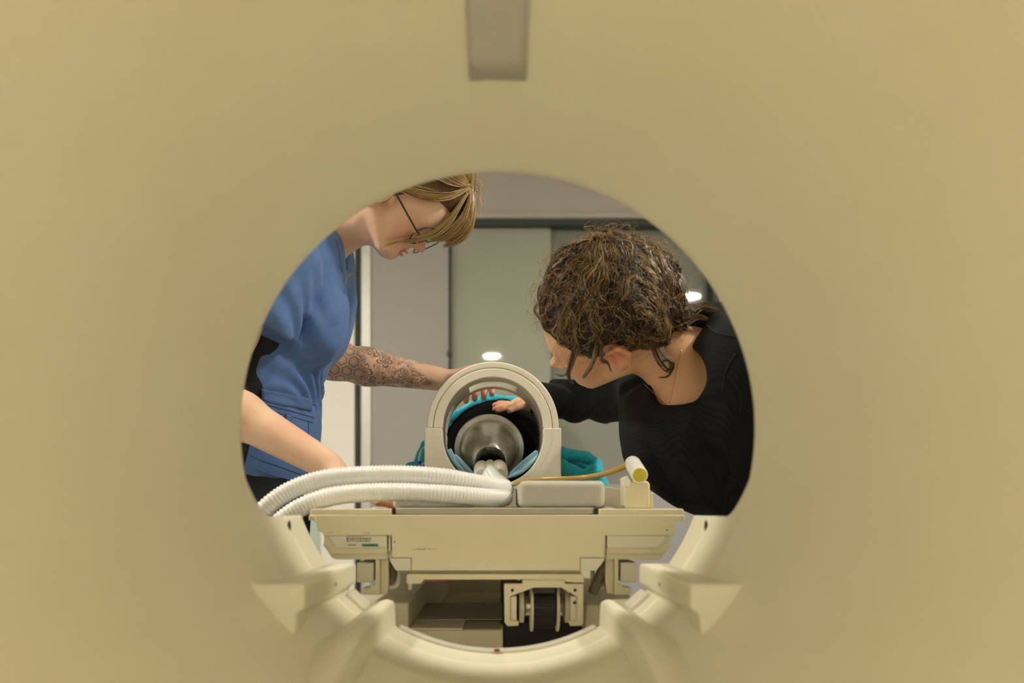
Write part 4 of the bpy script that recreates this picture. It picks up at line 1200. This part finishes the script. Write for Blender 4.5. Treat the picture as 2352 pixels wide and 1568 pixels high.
# trousers and shoes
tp_ = [ell(atn(598, 1070, 1.85), (.098, .150, .10), .04)]
for yy in (1.77, 1.94):
    tp_ += [cone((-.51, yy, .92), (-.50, yy, .50), .090, .072, .04), cone((-.50, yy, .50), (-.515, yy, .06), .074, .066, .03)]
trs, _, _ = sculpt('trousers', tp_, axis_grid(-.66, -.34, .009), axis_grid(1.64, 2.06, .009), axis_grid(.03, 1.08, .009), 'navy', LW,
       post=lambda D, X, Y, Z: np.maximum(D + .003 * nz3(X, Y, Z, 25, 2), np.maximum(.05 - Z, Z - (hemz + .03))))
for yy in (1.77, 1.94):
    sh, _, _ = sculpt('shoe', [cone((-.55, yy, .048), (-.40, yy - .015, .040), .044, .040, .02), cone((-.40, yy - .015, .04), (-.33, yy - .02, .036), .042, .034, .02)], axis_grid(-.62, -.27, .006), axis_grid(yy - .08, yy + .07, .006), axis_grid(-.006, .11, .006), 'shoe_white', LW,
           post=lambda D, X, Y, Z: np.maximum(D, .001 - Z))
# eyes: lids almost closed, lashes and brows
for s in (-1, 1):
    MB().tube(bez([hp(-14, 88, 40 * s), hp(-4, 89.5, 34 * s), hp(-1.5, 90.5, 28 * s), hp(-5, 91, 20 * s)], 6), .0012, 6).build('eyelashes', 'lash', LW)
    MB().tube(bez([hp(-12, 115, 46 * s), hp(-4, 121, 36 * s), hp(-2, 120, 22 * s), hp(-3, 117, 12 * s)], 6), [.0010, .0014, .0018, .0020, .0022, .0024, .0026, .0028, .0028, .0028, .0028, .0028, .0028, .0026, .0024, .0022, .0020, .0018, .0014], 6).build('eyebrow', 'brow', LW)
b = MB().tube(bez([hp(5, 47, -14), hp(8.6, 46, -6), hp(8.6, 46, 6), hp(5, 47, 14)], 6), .0028, 8); b.build('upper_lip', 'lip', LW)
b = MB().tube(bez([hp(3, 35, -13), hp(6.5, 34, -6), hp(6.5, 34, 6), hp(3, 35, 13)], 6), .0032, 8); b.build('lower_lip', 'lip', LW)
# glasses
mat('glasses_metal', srgb(58, 52, 44), 0.35, metal=0.7)
glass_mat('lens', (0.97, 0.98, 0.98), 0.03, (0.9, 0.9, 0.9), ior=1.06)
gl = empty('glasses', hp(6, 88), None, None); gl.parent = LW; gl.matrix_parent_inverse = LW.matrix_world.inverted()
for s in (-1, 1):
    MB().tube([hp(-116, 90, 80 * s), hp(-60, 88, 79 * s), hp(6, 85, 72 * s)], .0019, 8).build('temple', 'glasses_metal', gl)
    rim = [hp(11 + 5 * math.sin(a) - 7 * abs(math.cos(a)) * (math.cos(a) > 0), 93 + 31 * math.sin(a), s * (41 + 31 * math.cos(a))) for a in np.linspace(0, 2 * math.pi, 33)]
    MB().tube(rim, .0011, 6).build('rim', 'glasses_metal', gl)
    MB().add([hp(11, 96, 41 * s)] + rim[:-1], [(0, i + 1, (i + 1) % 32 + 1) for i in range(32)]).build('lens', 'lens', gl, smooth=5)
MB().tube(bez([hp(11, 96, -10), hp(15, 99, 0), hp(11, 96, 10)], 6), .0012, 6).build('bridge', 'glasses_metal', gl)
# earring
MB().tube([hp(-113 + 7 * math.cos(a), 17 + 7 * math.sin(a), 77) for a in np.linspace(-.5, 5.0, 18)], .0008, 6).build('earring', 'glasses_metal', LW)

# hair: cap plus strands
def hair_mat(name, c0, c1, c2):
    m = mat(name, c1, 0.32, spec=0.5)
    nt = m.node_tree; b = nt.nodes['Principled BSDF']
    a = nt.nodes.new('ShaderNodeAttribute'); a.attribute_name = 'strand'
    r = nt.nodes.new('ShaderNodeValToRGB')
    r.color_ramp.elements[0].color = tuple(c0) + (1,); r.color_ramp.elements[1].color = tuple(c2) + (1,)
    e = r.color_ramp.elements.new(.5); e.color = tuple(c1) + (1,)
    nt.links.new(a.outputs['Fac'], r.inputs[0]); nt.links.new(r.outputs[0], b.inputs['Base Color'])
hair_mat('hair_blond', srgb(96, 70, 38), srgb(200, 164, 104), srgb(248, 226, 174))
mat('hair_blond_base', srgb(104, 78, 46), 0.6, noise=0.4, nscale=120)
cap = [he(-95, 148, 0, 102, 102, 85, .01), he(-62, 192, 0, 60, 56, 70, .02)]
capcut = [sub(he(-10, 70, 0, 92, 108, 120), .01), sub(he(-95, 10, 0, 90, 66, 120), .01)]
sculpt('hair_cap', cap + capcut, axis_grid(-.40, .02, .004), axis_grid(1.68, 1.92, .004), axis_grid(1.40, 1.75, .004), 'hair_blond_base', LW)
R_ = np.random.RandomState(4)
S = []; cc = []
def sheet(gs, n, jit, k=16, wob=.0012):
    """strands blended between guide curves (head units)"""
    G = np.array([spline([hp(*p) for p in g], k) for g in gs])
    for _ in range(n):
        t = R_.uniform(0, len(G) - 1); i = min(int(t), len(G) - 2); f = t - i
        c = G[i] * (1 - f) + G[i + 1] * f
        w = np.linspace(0.15, 1, k)[:, None]
        c = c + R_.randn(3) * jit * w + wob * np.sin(np.linspace(0, R_.uniform(2, 6), k) + R_.uniform(0, 6))[:, None] * R_.randn(3)
        S.append(c); cc.append(np.clip(R_.beta(1.2, 1.2), 0, 1))
def pxh(px, py, r):
    dx, dy = px - 890, 596 - py
    return (.53 * dx - .848 * dy, .848 * dx + .53 * dy, r)
# side hair swept from the crown back over the ear
sheet([[pxh(1082, 440, 40), pxh(1040, 468, 66), pxh(985, 472, 80), pxh(925, 452, 84), pxh(880, 420, 80)], [pxh(1080, 448, 44), pxh(1035, 482, 70), pxh(980, 486, 82), pxh(920, 462, 86), pxh(880, 430, 84)],
       [pxh(1080, 436, 30), pxh(1030, 450, 62), pxh(980, 452, 78), pxh(920, 432, 84), pxh(870, 410, 80)]], 520, .0024)
sheet([[pxh(1084, 425, 20), pxh(1040, 425, 64), pxh(980, 425, 80), pxh(920, 405, 84)], [pxh(1086, 400, 10), pxh(1040, 392, 60), pxh(980, 385, 80), pxh(920, 370, 84)], [pxh(1080, 370, 0), pxh(1030, 355, 50), pxh(980, 345, 70), pxh(900, 340, 76)]], 700, .0030)
sheet([[pxh(1086, 436, 24), pxh(1078, 415, 52), pxh(1060, 380, 66), pxh(1030, 350, 70)], [pxh(1078, 442, 40), pxh(1050, 430, 72), pxh(1010, 400, 84), pxh(970, 370, 86)], [pxh(1076, 446, 44), pxh(1040, 452, 76), pxh(990, 432, 88), pxh(930, 405, 90)]], 900, .0025)
# crown, other side
sheet([[pxh(1088, 440, 0), pxh(1090, 400, 0), pxh(1070, 350, 0), pxh(1020, 315, 0)], [pxh(1084, 440, 40), pxh(1082, 400, 48), pxh(1060, 350, 50), pxh(1010, 320, 40)], [pxh(1086, 440, -30), pxh(1086, 400, -48), pxh(1060, 350, -50), pxh(1010, 320, -40)]], 500, .0028)
sheet([[pxh(1082, 440, -20), pxh(1040, 470, -66), pxh(985, 470, -82), pxh(925, 450, -84)], [pxh(1080, 430, -10), pxh(1030, 420, -66), pxh(980, 400, -82), pxh(920, 380, -84)]], 300, .003)
# fringe hanging from the parting
sheet([[pxh(1080, 442, 30), pxh(1075, 475, 34), pxh(1055, 515, 36), pxh(1020, 545, 34), pxh(985, 560, 30)], [pxh(1084, 442, 22), pxh(1086, 480, 26), pxh(1082, 515, 28), pxh(1066, 545, 26), pxh(1040, 563, 22)],
       [pxh(1086, 440, 0), pxh(1091, 480, 2), pxh(1086, 520, 4), pxh(1070, 545, 4), pxh(1045, 560, 4)], [pxh(1080, 440, -16), pxh(1084, 480, -20), pxh(1075, 515, -22), pxh(1050, 545, -22), pxh(1015, 560, -20)]], 900, .0024)
sheet([[pxh(1078, 446, 34), pxh(1058, 480, 44), pxh(1030, 520, 48), pxh(992, 552, 46), pxh(955, 567, 44)], [pxh(1078, 446, 32), pxh(1062, 485, 42), pxh(1035, 528, 46), pxh(1000, 556, 44), pxh(930, 568, 44)]], 230, .0018)
sheet([[pxh(1060, 480, 46), pxh(1025, 525, 52), pxh(985, 555, 52), pxh(930, 566, 52), pxh(886, 580, 48)], [pxh(1062, 484, 46), pxh(1028, 530, 50), pxh(985, 560, 50), pxh(940, 568, 50), pxh(905, 572, 48)]], 70, .0012)
# short wisps by the ear, flyaways at the crown
sheet([[pxh(868, 470, 82), pxh(880, 486, 80), pxh(900, 484, 80), pxh(912, 470, 80)], [pxh(862, 478, 82), pxh(876, 494, 80), pxh(898, 492, 80), pxh(915, 476, 80)]], 30, .0015)
sheet([[pxh(1085, 420, 10), pxh(1096, 410, 10), pxh(1100, 425, 12), pxh(1092, 440, 12)], [pxh(1085, 440, 0), pxh(1098, 455, 0), pxh(1102, 490, 0), pxh(1092, 520, 0)]], 16, .004, wob=.004)
strands('hair', S, R_.uniform(.0003, .00062, len(S)), 'hair_blond', LW, cols=cc)
# ---------------------------------------------------------------- person in the black shirt
skin_mat('skin_warm', srgb(232, 186, 146), srgb(222, 168, 128))
RW = empty('person', (.74, 1.68, 0), 'person with messy brown updo and black long-sleeved shirt bending to the head coil', 'person')
gl_ = np.array((.08, -.62, -.78)); gl_ /= np.linalg.norm(gl_)
gf = np.array((-.87, .33, -.36)); gf -= gl_ * (gf @ gl_); gf /= np.linalg.norm(gf)
gu = np.cross(gf, gl_)
GX = np.array([gf, gu, gl_])
gC = atn(1370, 748, 1.62)
def gp(f, u, l=0.): return gC + (gf * f + gu * u + gl_ * l) * .001
def ge(f, u, l, a, b, c, k=.012): return ell(gp(f, u, l), (a * .001, b * .001, c * .001), k, GX)
def gcn(p, q, ra, rb, k=.01): return cone(gp(*p), gp(*q), ra * .001, rb * .001, k)
h2 = [ge(-8, 22, 0, 94, 88, 74, .01), ge(38, -35, 0, 50, 70, 56, .03), ge(48, 5, 0, 40, 45, 55, .03)]
for s in (-1, 1):
    h2 += [gcn((-16, -68, 52 * s), (60, -104, 22 * s), 20, 14, .025), ge(48, -42, 34 * s, 26, 28, 22, .02), ge(72, -2, 26 * s, 9, 6, 22, .012)]
h2 += [ge(74, -100, 0, 17, 14, 22, .014), ge(72, -72, 0, 18, 24, 26, .014)]
for s in (-1, 1):
    h2 += [sub(ge(88, -18, 30 * s, 13, 10, 17), .012), ge(68, -18, 30 * s, 13, 12, 14, .004)]
h2 += [gcn((82, -8, 0), (98, -34, 0), 7, 9, .009), ge(104, -40, 0, 12, 11, 12, .006), ge(94, -46, 10, 9, 8, 8, .005), ge(94, -46, -10, 9, 8, 8, .005), ge(88, -68, 0, 8, 6, 18, .005), ge(86, -80, 0, 8, 6, 16, .005)]
for s in (-1, 1):
    h2 += [ge(-24, -22, 80 * s, 20, 31, 8, .005), ge(-14, -50, 76 * s, 10, 11, 7, .005), sub(ge(-17, -20, 89 * s, 14, 22, 11), .003), gcn((-43, -14, 91 * s), (-29, 9, 91 * s), 5, 5, .003), gcn((-29, 9, 91 * s), (-8, 3, 86 * s), 5, 4, .003), gcn((-43, -14, 91 * s), (-34, -42, 88 * s), 5, 4.5, .003), gcn((-6, -14, 80 * s), (-8, -30, 80 * s), 4, 4, .003)]
nb = atn(1592, 838, 1.66)
neck2 = [cone(gp(-28, -50), nb, .053, .058, .03), cone(nb, atn(1640, 900, 1.66), .062, .085, .04), cone(atn(1570, 860, 1.64), atn(1585, 930, 1.63), .055, .06, .04)]
sR2, eR2, wR2 = atn(1500, 890, 1.80), atn(1392, 918, 1.98), atn(1222, 920, 2.13)
k2 = [atn(1186, 924, 2.10), atn(1184, 928, 2.115), atn(1182, 930, 2.13), atn(1182, 930, 2.145)]
t2_ = [[atn(1168, 931, 2.09), atn(1154, 938, 2.083), atn(1143, 943, 2.08)], [atn(1163, 933, 2.108), atn(1147, 936, 2.10), atn(1136, 939, 2.098)], [atn(1162, 931, 2.13), atn(1146, 930, 2.125), atn(1136, 930, 2.12)], [atn(1166, 928, 2.15), atn(1152, 926, 2.15), atn(1144, 926, 2.15)]]
hand2 = hand(wR2, k2, t2_, [atn(1205, 925, 2.085), atn(1186, 934, 2.065), atn(1170, 942, 2.058)])
arm2 = [cone(sR2, eR2, .044, .036, .02), cone(eR2, eR2 + (wR2 - eR2) * .4, .036, .031, .015), cone(eR2 + (wR2 - eR2) * .4, wR2, .031, .024, .015)]
sL2, eL2, wL2 = atn(1705, 840, 1.57), np.array((.70, 1.52, 1.02)), np.array((.73, 1.49, .78))
k3 = [wL2 + np.array((-.03 + .02 * i, 0, -.075)) for i in range(4)]
t3_ = [[q + np.array((0, -.004, -.03)), q + np.array((0, .004, -.055))] for q in k3]
arm3 = [cone(sL2, eL2, .048, .042, .03), cone(eL2, wL2, .042, .027, .02)]
tor2 = [ell(atn(1645, 950, 1.67), (.09, .11, .08), .05), cone(atn(1650, 940, 1.67), (.70, 1.68, 1.02), .07, .08, .06), ell((.74, 1.68, .96), (.10, .13, .11), .06)]
legs2 = []
for yy in (1.60, 1.77):
    legs2 += [cone((.75, yy, .90), (.73, yy, .49), .080, .055, .04), cone((.73, yy, .49), (.76, yy, .10), .052, .036, .02), cone((.77, yy, .055), (.60, yy - .01, .04), .036, .032, .02)]
def g_attrs(V):
    d = lambda p, s: np.exp(-((V - np.asarray(p)) ** 2).sum(1) / (2 * s * s))
    bl = .9 * d(gp(-24, -12, 84), .020) + .35 * d(gp(60, -40, 44), .02)
    for t in t2_: bl = bl + .5 * d(t[-1], .014)
    return {'blush': np.clip(bl, 0, .8), 'arm_mask': np.zeros(len(V))}
b2, bV, bF = sculpt('body', tor2 + legs2 + neck2 + h2 + arm2 + hand2 + arm3 + hand(wL2, k3, t3_, [wL2 + np.array((-.04, 0, -.03)), wL2 + np.array((-.055, -.005, -.06)), wL2 + np.array((-.056, -.006, -.08))]),
       axis_grid(-.03, .92, .0038), axis_grid(1.40, 2.20, .0042), axis_grid(-.01, 1.46, .0036, .007, .92, 1.45), 'skin_warm', RW, attrs=g_attrs)

# black shirt with fine ribs
def rib_mat():
    m = mat('black_rib', srgb(14, 14, 15), 0.85, noise=0.2, nscale=40, spec=0.3)
    nt = m.node_tree; b = nt.nodes['Principled BSDF']
    tc = nt.nodes.new('ShaderNodeTexCoord')
    w = nt.nodes.new('ShaderNodeTexWave'); w.inputs['Scale'].default_value = 95; w.inputs['Distortion'].default_value = 1.0; w.inputs['Detail'].default_value = 0
    w.bands_direction = 'DIAGONAL'
    nt.links.new(tc.outputs['Object'], w.inputs['Vector'])
    bp = nt.nodes.new('ShaderNodeBump'); bp.inputs['Strength'].default_value = .28; bp.inputs['Distance'].default_value = .001
    src = b.inputs['Base Color'].links[0].from_socket
    mx = nt.nodes.new('ShaderNodeMix'); mx.data_type = 'RGBA'; mx.inputs['B'].default_value = srgb(40, 40, 42) + (1,)
    mr = nt.nodes.new('ShaderNodeMath'); mr.operation = 'MULTIPLY'; mr.inputs[1].default_value = .3
    nt.links.new(w.outputs['Fac'], mr.inputs[0]); nt.links.new(mr.outputs[0], mx.inputs['Factor']); nt.links.new(src, mx.inputs['A'])
    nt.links.new(mx.outputs['Result'], b.inputs['Base Color'])
    nt.links.new(w.outputs['Fac'], bp.inputs['Height']); nt.links.new(bp.outputs['Normal'], b.inputs['Normal'])
rib_mat()
mat('rib_hem', srgb(18, 18, 20), 0.85, bump=0.2, bscale=600)
sh = [ell(atn(1640, 935, 1.665), (.125, .165, .125), .05), cone(atn(1560, 1000, 1.66), (.66, 1.68, 1.02), .095, .150, .05), ell((.70, 1.68, 1.0), (.14, .17, .14), .06),
      cone(atn(1512, 985, 1.68), atn(1600, 1080, 1.66), .056, .075, .05), cone(atn(1478, 930, 1.70), atn(1520, 1040, 1.68), .034, .055, .04), cone(atn(1447, 900, 1.76), atn(1482, 1035, 1.70), .026, .042, .03),
      cone(atn(1650, 775, 1.63), atn(1700, 835, 1.53), .050, .072, .04), cone(atn(1700, 835, 1.53), eL2, .070, .055, .04), cone(eL2, wL2 + (eL2 - wL2) * .1, .054, .040, .03),
      cone(atn(1640, 760, 1.70), atn(1500, 890, 1.80), .048, .062, .04), cone(atn(1612, 745, 1.665), atn(1700, 770, 1.66), .040, .06, .03),
      cone(sR2, eR2, .062, .050, .03), cone(atn(1640, 1110, 1.66), atn(1760, 1150, 1.66), .05, .07, .05)]
slv = cut([cone(eR2, wR2, .052, .041, .02)], [(atn(1240, 920, 2.115), (-.85, .5, 0))])
sh_neck = [sub(cone(atn(1570, 815, 1.655), atn(1550, 872, 1.60), .060, .047), .008), sub(cone(atn(1552, 862, 1.60), atn(1540, 866, 1.50), .054, .058), .006), sub(cone(atn(1562, 775, 1.655), atn(1574, 850, 1.645), .062, .060), .008), sub(cone(nb, gp(-30, -50), .060, .060), .008)]
def sh_post(D, X, Y, Z):
    f = .0025 * nz3(X, Y, Z, 22, 31) + .0012 * nz3(X, Y, Z, 55, 32)
    dr = np.exp(-((Y - 1.58) / .10) ** 2)
    f = f + .0075 * dr * np.sin(85 * (X + .55 * Z) + 3 * np.sin(14 * Z)) * np.clip((1.17 - Z) / .08, .15, 1)
    a = np.clip((Y - 1.84) / .05, 0, 1)
    f = f + .0048 * a * np.sin(130 * X + 70 * Z + 30 * Y + 3 * np.sin(40 * Z))
    return D + f
shirt, hV, hF = sculpt('shirt', sh + [slv] + sh_neck, axis_grid(.06, .92, .0042), axis_grid(1.40, 2.16, .0045), axis_grid(.84, 1.40, .0042), 'black_rib', RW, post=sh_post)
ht = on_surface(hV, hF)
for pts in ([(1612, 735), (1640, 762), (1680, 772), (1720, 778)], [(1690, 812), (1668, 850), (1660, 900)]):
    stitch(ht, pts, .0014, 'seam', 'rib_hem', shirt, .0005, 14)
# trousers, shoes
tq = [ell((.745, 1.685, .93), (.128, .165, .12), .05)]
for yy in (1.60, 1.77):
    tq += [cone((.75, yy, .90), (.73, yy, .50), .094, .074, .04), cone((.73, yy, .50), (.755, yy, .06), .073, .064, .03)]
sculpt('trousers', tq, axis_grid(.56, .92, .009), axis_grid(1.48, 1.90, .009), axis_grid(.03, 1.08, .009), 'navy', RW, post=lambda D, X, Y, Z: np.maximum(D + .003 * nz3(X, Y, Z, 25, 2), .05 - Z))
for yy in (1.60, 1.77):
    sculpt('shoe', [cone((.79, yy, .048), (.64, yy - .01, .040), .044, .040, .02), cone((.64, yy - .01, .04), (.57, yy - .012, .036), .042, .034, .02)], axis_grid(.51, .86, .006), axis_grid(yy - .08, yy + .07, .006), axis_grid(-.006, .11, .006), 'shoe_white', RW, post=lambda D, X, Y, Z: np.maximum(D, .001 - Z))
# necklace
mat('gold', srgb(214, 178, 104), 0.25, metal=1.0)
bt = on_surface(np.concatenate([bV, hV]), np.concatenate([bF, hF + len(bV)]))
for pts in ([(1566, 800), (1557, 835), (1550, 870), (1544, 905), (1538, 925)], [(1478, 880), (1500, 903), (1520, 921), (1532, 930)]):
    stitch(bt, pts, .0006, 'necklace', 'gold', RW, .0008, 14)

# hair: base volume, then thousands of wavy strands
hair_mat('hair_brown', srgb(36, 24, 14), srgb(104, 78, 48), srgb(196, 164, 112))
mat('hair_brown_base', srgb(40, 28, 18), 0.7, noise=0.5, nscale=90, bump=1.0, bscale=140)
hb = [ge(-10, 30, 0, 102, 96, 84, .01), ge(-60, 40, 0, 66, 70, 74, .03), ell(atn(1405, 640, 1.62), (.105, .09, .075), .03), ell(atn(1450, 690, 1.62), (.082, .085, .085), .03), cone(atn(1395, 580, 1.60), atn(1430, 600, 1.60), .030, .034, .03), cone(atn(1500, 640, 1.60), atn(1530, 695, 1.62), .040, .028, .03),
      cone(atn(1320, 640, 1.60), atn(1285, 690, 1.62), .04, .035, .03), cone(atn(1500, 740, 1.61), atn(1530, 740, 1.62), .045, .03, .03)]
hbc = [sub(ge(84, -40, 0, 62, 84, 100), .01), sub(ge(20, -92, 0, 76, 66, 110), .012), sub(ge(-14, -30, 84, 32, 34, 26), .008)]
def hb_post(D, X, Y, Z): return D + .003 * nz3(X, Y, Z, 60, 41) + .003 * nz3(X, Y, Z, 130, 42) + .004
hb_o, hbV, hbF = sculpt('hair_base', hb + hbc, axis_grid(.04, .40, .0035), axis_grid(1.45, 1.80, .0035), axis_grid(1.12, 1.48, .0035), 'hair_brown_base', RW, post=hb_post)
R_ = np.random.RandomState(8)
Fn = np.cross(hbV[hbF[:, 2]] - hbV[hbF[:, 0]], hbV[hbF[:, 3]] - hbV[hbF[:, 1]])
Fn /= np.linalg.norm(Fn, axis=1, keepdims=True) + 1e-12
Fc = hbV[hbF].mean(1)
face_ok = np.nonzero(((Fc - atn(1400, 690, 1.63)) * Fn).sum(1) > 0)[0]
htree = on_surface(hbV, hbF)
knot = Vector(atn(1400, 585, 1.575)); hcen = Vector(atn(1400, 690, 1.63))
S = []; cc = []; rr = []
KS = 22
for gi in range(430):
    i = R_.choice(face_ok); p = Vector(Fc[i]); n = Vector(Fn[i])
    Lg = R_.uniform(.05, .12); st_ = Lg / (KS - 1)
    path = []; nrm = []
    sw = R_.uniform(-.5, .5)
    for j in range(KS):
        path.append(p.copy()); nrm.append(n.copy())
        d = (knot - p)
        dl = d.length; d = d / max(dl, 1e-6)
        # hair from the hairline runs up to the knot, that from the knot falls away over the back
        back = max(0., min(1., (p.x - .20) / .06))
        d = d * (1 - back) + Vector((.45, -.1, -.75)) * back
        q = p * 17.0
        d = d + Vector((math.sin(q.z * 1.7 + q.y), math.sin(q.x * 1.9 + 1.3), math.sin(q.y * 1.6 + q.x * 1.2))) * .38 + n.cross(d) * sw * .6
        d = d - n * d.dot(n)
        d = d.normalized() if d.length > 1e-6 else n.orthogonal()
        p2 = p + d * st_
        hitp, hn, _, _ = htree.find_nearest(p2)
        if hn.dot(p2 - hcen) < 0: hn = -hn
        p = hitp + hn * .001; n = (n * .6 + hn * .4).normalized()
    P = np.array(path); N = np.array(nrm)
    T = np.gradient(P, axis=0); T /= np.linalg.norm(T, axis=1, keepdims=True) + 1e-9
    B = np.cross(N, T)
    t = np.linspace(0, 1, KS)
    fr = R_.uniform(7, 16); ph = R_.uniform(0, 6.28); am = R_.uniform(.0015, .0045)
    base = R_.beta(2, 2.4); lift0 = R_.uniform(.002, .009); wid = R_.uniform(.0025, .006)
    for _ in range(18):
        a_, b_ = R_.randn(2) * wid; pj = R_.randn() * .6
        prof_ = np.sin(np.pi * np.clip(t, .03, .97)) ** .6
        c = P + N * ((lift0 + b_ * .4 + am * .8 * np.cos(fr * t + ph + pj)) * prof_ - .0015)[:, None] + B * ((a_ * (1 - .4 * t) + am * np.sin(fr * t + ph + pj)))[:, None]
        S.append(c); cc.append(np.clip(base + R_.randn() * .26, 0, 1))
strands('hair', S, R_.uniform(.00028, .0006, len(S)), 'hair_brown', RW, cols=cc)
# flyaway frizz along the outline
m_ = 1500; tt = np.linspace(0, 1, 18)
sel = R_.choice(face_ok, m_); P0 = Fc[sel]; N0 = Fn[sel]
rd = R_.randn(m_, 3); rd -= N0 * (rd * N0).sum(1, keepdims=True); rd /= np.linalg.norm(rd, axis=1, keepdims=True)
L1 = R_.uniform(.015, .045, m_); th = R_.uniform(1.2, 3.6, m_)
C = P0[:, None] + N0[:, None] * (L1[:, None] * np.sin(th[:, None] * tt) * .6)[..., None] + rd[:, None] * (L1[:, None] * (1 - np.cos(th[:, None] * tt)) * .6)[..., None] + (L1[:, None] * .15 * np.sin(9 * tt + th[:, None]))[..., None] * np.cross(N0, rd)[:, None]
strands('flyaway_hair', C, R_.uniform(.00016, .0003, m_), 'hair_brown', RW, cols=R_.uniform(.6, 1, m_))
# loose locks
S = []; cc = []
def lock(pts, nst, spread, curl=.004, fr=5.):
    G = spline([atn(*p) for p in pts], 26)
    for _ in range(nst):
        o = R_.randn(3) * spread; t = np.linspace(0, 1, 26)[:, None]; p0 = R_.uniform(0, .6)
        w = curl * np.stack([np.sin(fr * t[:, 0] + p0), np.cos(fr * t[:, 0] + p0), .5 * np.sin(fr * t[:, 0] + p0 + 1)], 1)
        S.append(G + o * (1 - .75 * np.abs(t * 1.3 - .3)) + w); cc.append(R_.beta(1.5, 2.5))
lock([(1335, 770, 1.55), (1318, 800, 1.55), (1308, 830, 1.555), (1306, 850, 1.56), (1312, 868, 1.565), (1322, 880, 1.57)], 46, .0032)
lock([(1330, 790, 1.555), (1312, 815, 1.56), (1308, 845, 1.56), (1296, 860, 1.56), (1280, 858, 1.56)], 10, .0030)
lock([(1372, 780, 1.54), (1362, 810, 1.54), (1358, 835, 1.54), (1348, 858, 1.545), (1344, 866, 1.545)], 34, .0028)
lock([(1380, 770, 1.54), (1376, 800, 1.535), (1380, 825, 1.535), (1400, 832, 1.535), (1409, 852, 1.535)], 30, .0022)
lock([(1520, 620, 1.58), (1545, 640, 1.58), (1562, 665, 1.58), (1566, 690, 1.58), (1566, 700, 1.58)], 70, .006)
lock([(1510, 640, 1.57), (1530, 665, 1.57), (1545, 685, 1.57), (1568, 698, 1.57)], 50, .005)
lock([(1500, 620, 1.57), (1525, 660, 1.57), (1535, 690, 1.57), (1530, 715, 1.57)], 50, .005)
lock([(1540, 720, 1.60), (1575, 712, 1.60), (1610, 705, 1.60), (1640, 712, 1.60)], 60, .008, .006, 8)
lock([(1540, 735, 1.60), (1570, 735, 1.60), (1600, 728, 1.60), (1618, 735, 1.60)], 70, .008, .006, 8)
lock([(1500, 800, 1.57), (1512, 830, 1.57), (1530, 850, 1.57), (1540, 838, 1.57), (1532, 825, 1.57), (1518, 832, 1.57)], 26, .003, .002, 4)
lock([(1490, 790, 1.57), (1510, 800, 1.57), (1525, 820, 1.57), (1545, 835, 1.575), (1535, 862, 1.575), (1515, 866, 1.57)], 20, .003, .002, 4)
lock([(1385, 570, 1.56), (1372, 582, 1.55), (1378, 605, 1.54), (1400, 612, 1.54), (1408, 590, 1.545), (1395, 572, 1.55)], 60, .004, .002, 3)
lock([(1395, 575, 1.55), (1425, 590, 1.54), (1440, 640, 1.53), (1430, 700, 1.53), (1410, 740, 1.53)], 120, .010, .005, 8)
lock([(1380, 600, 1.55), (1350, 640, 1.545), (1335, 700, 1.545), (1330, 760, 1.545)], 110, .011, .005, 9)
lock([(1420, 600, 1.55), (1470, 640, 1.54), (1490, 700, 1.54), (1480, 760, 1.54)], 120, .011, .006, 9)
lock([(1340, 620, 1.56), (1300, 660, 1.57), (1270, 710, 1.59), (1255, 750, 1.60)], 90, .009, .005, 9)
strands('loose_locks', S, R_.uniform(.0003, .0006, len(S)), 'hair_brown', RW, cols=cc)
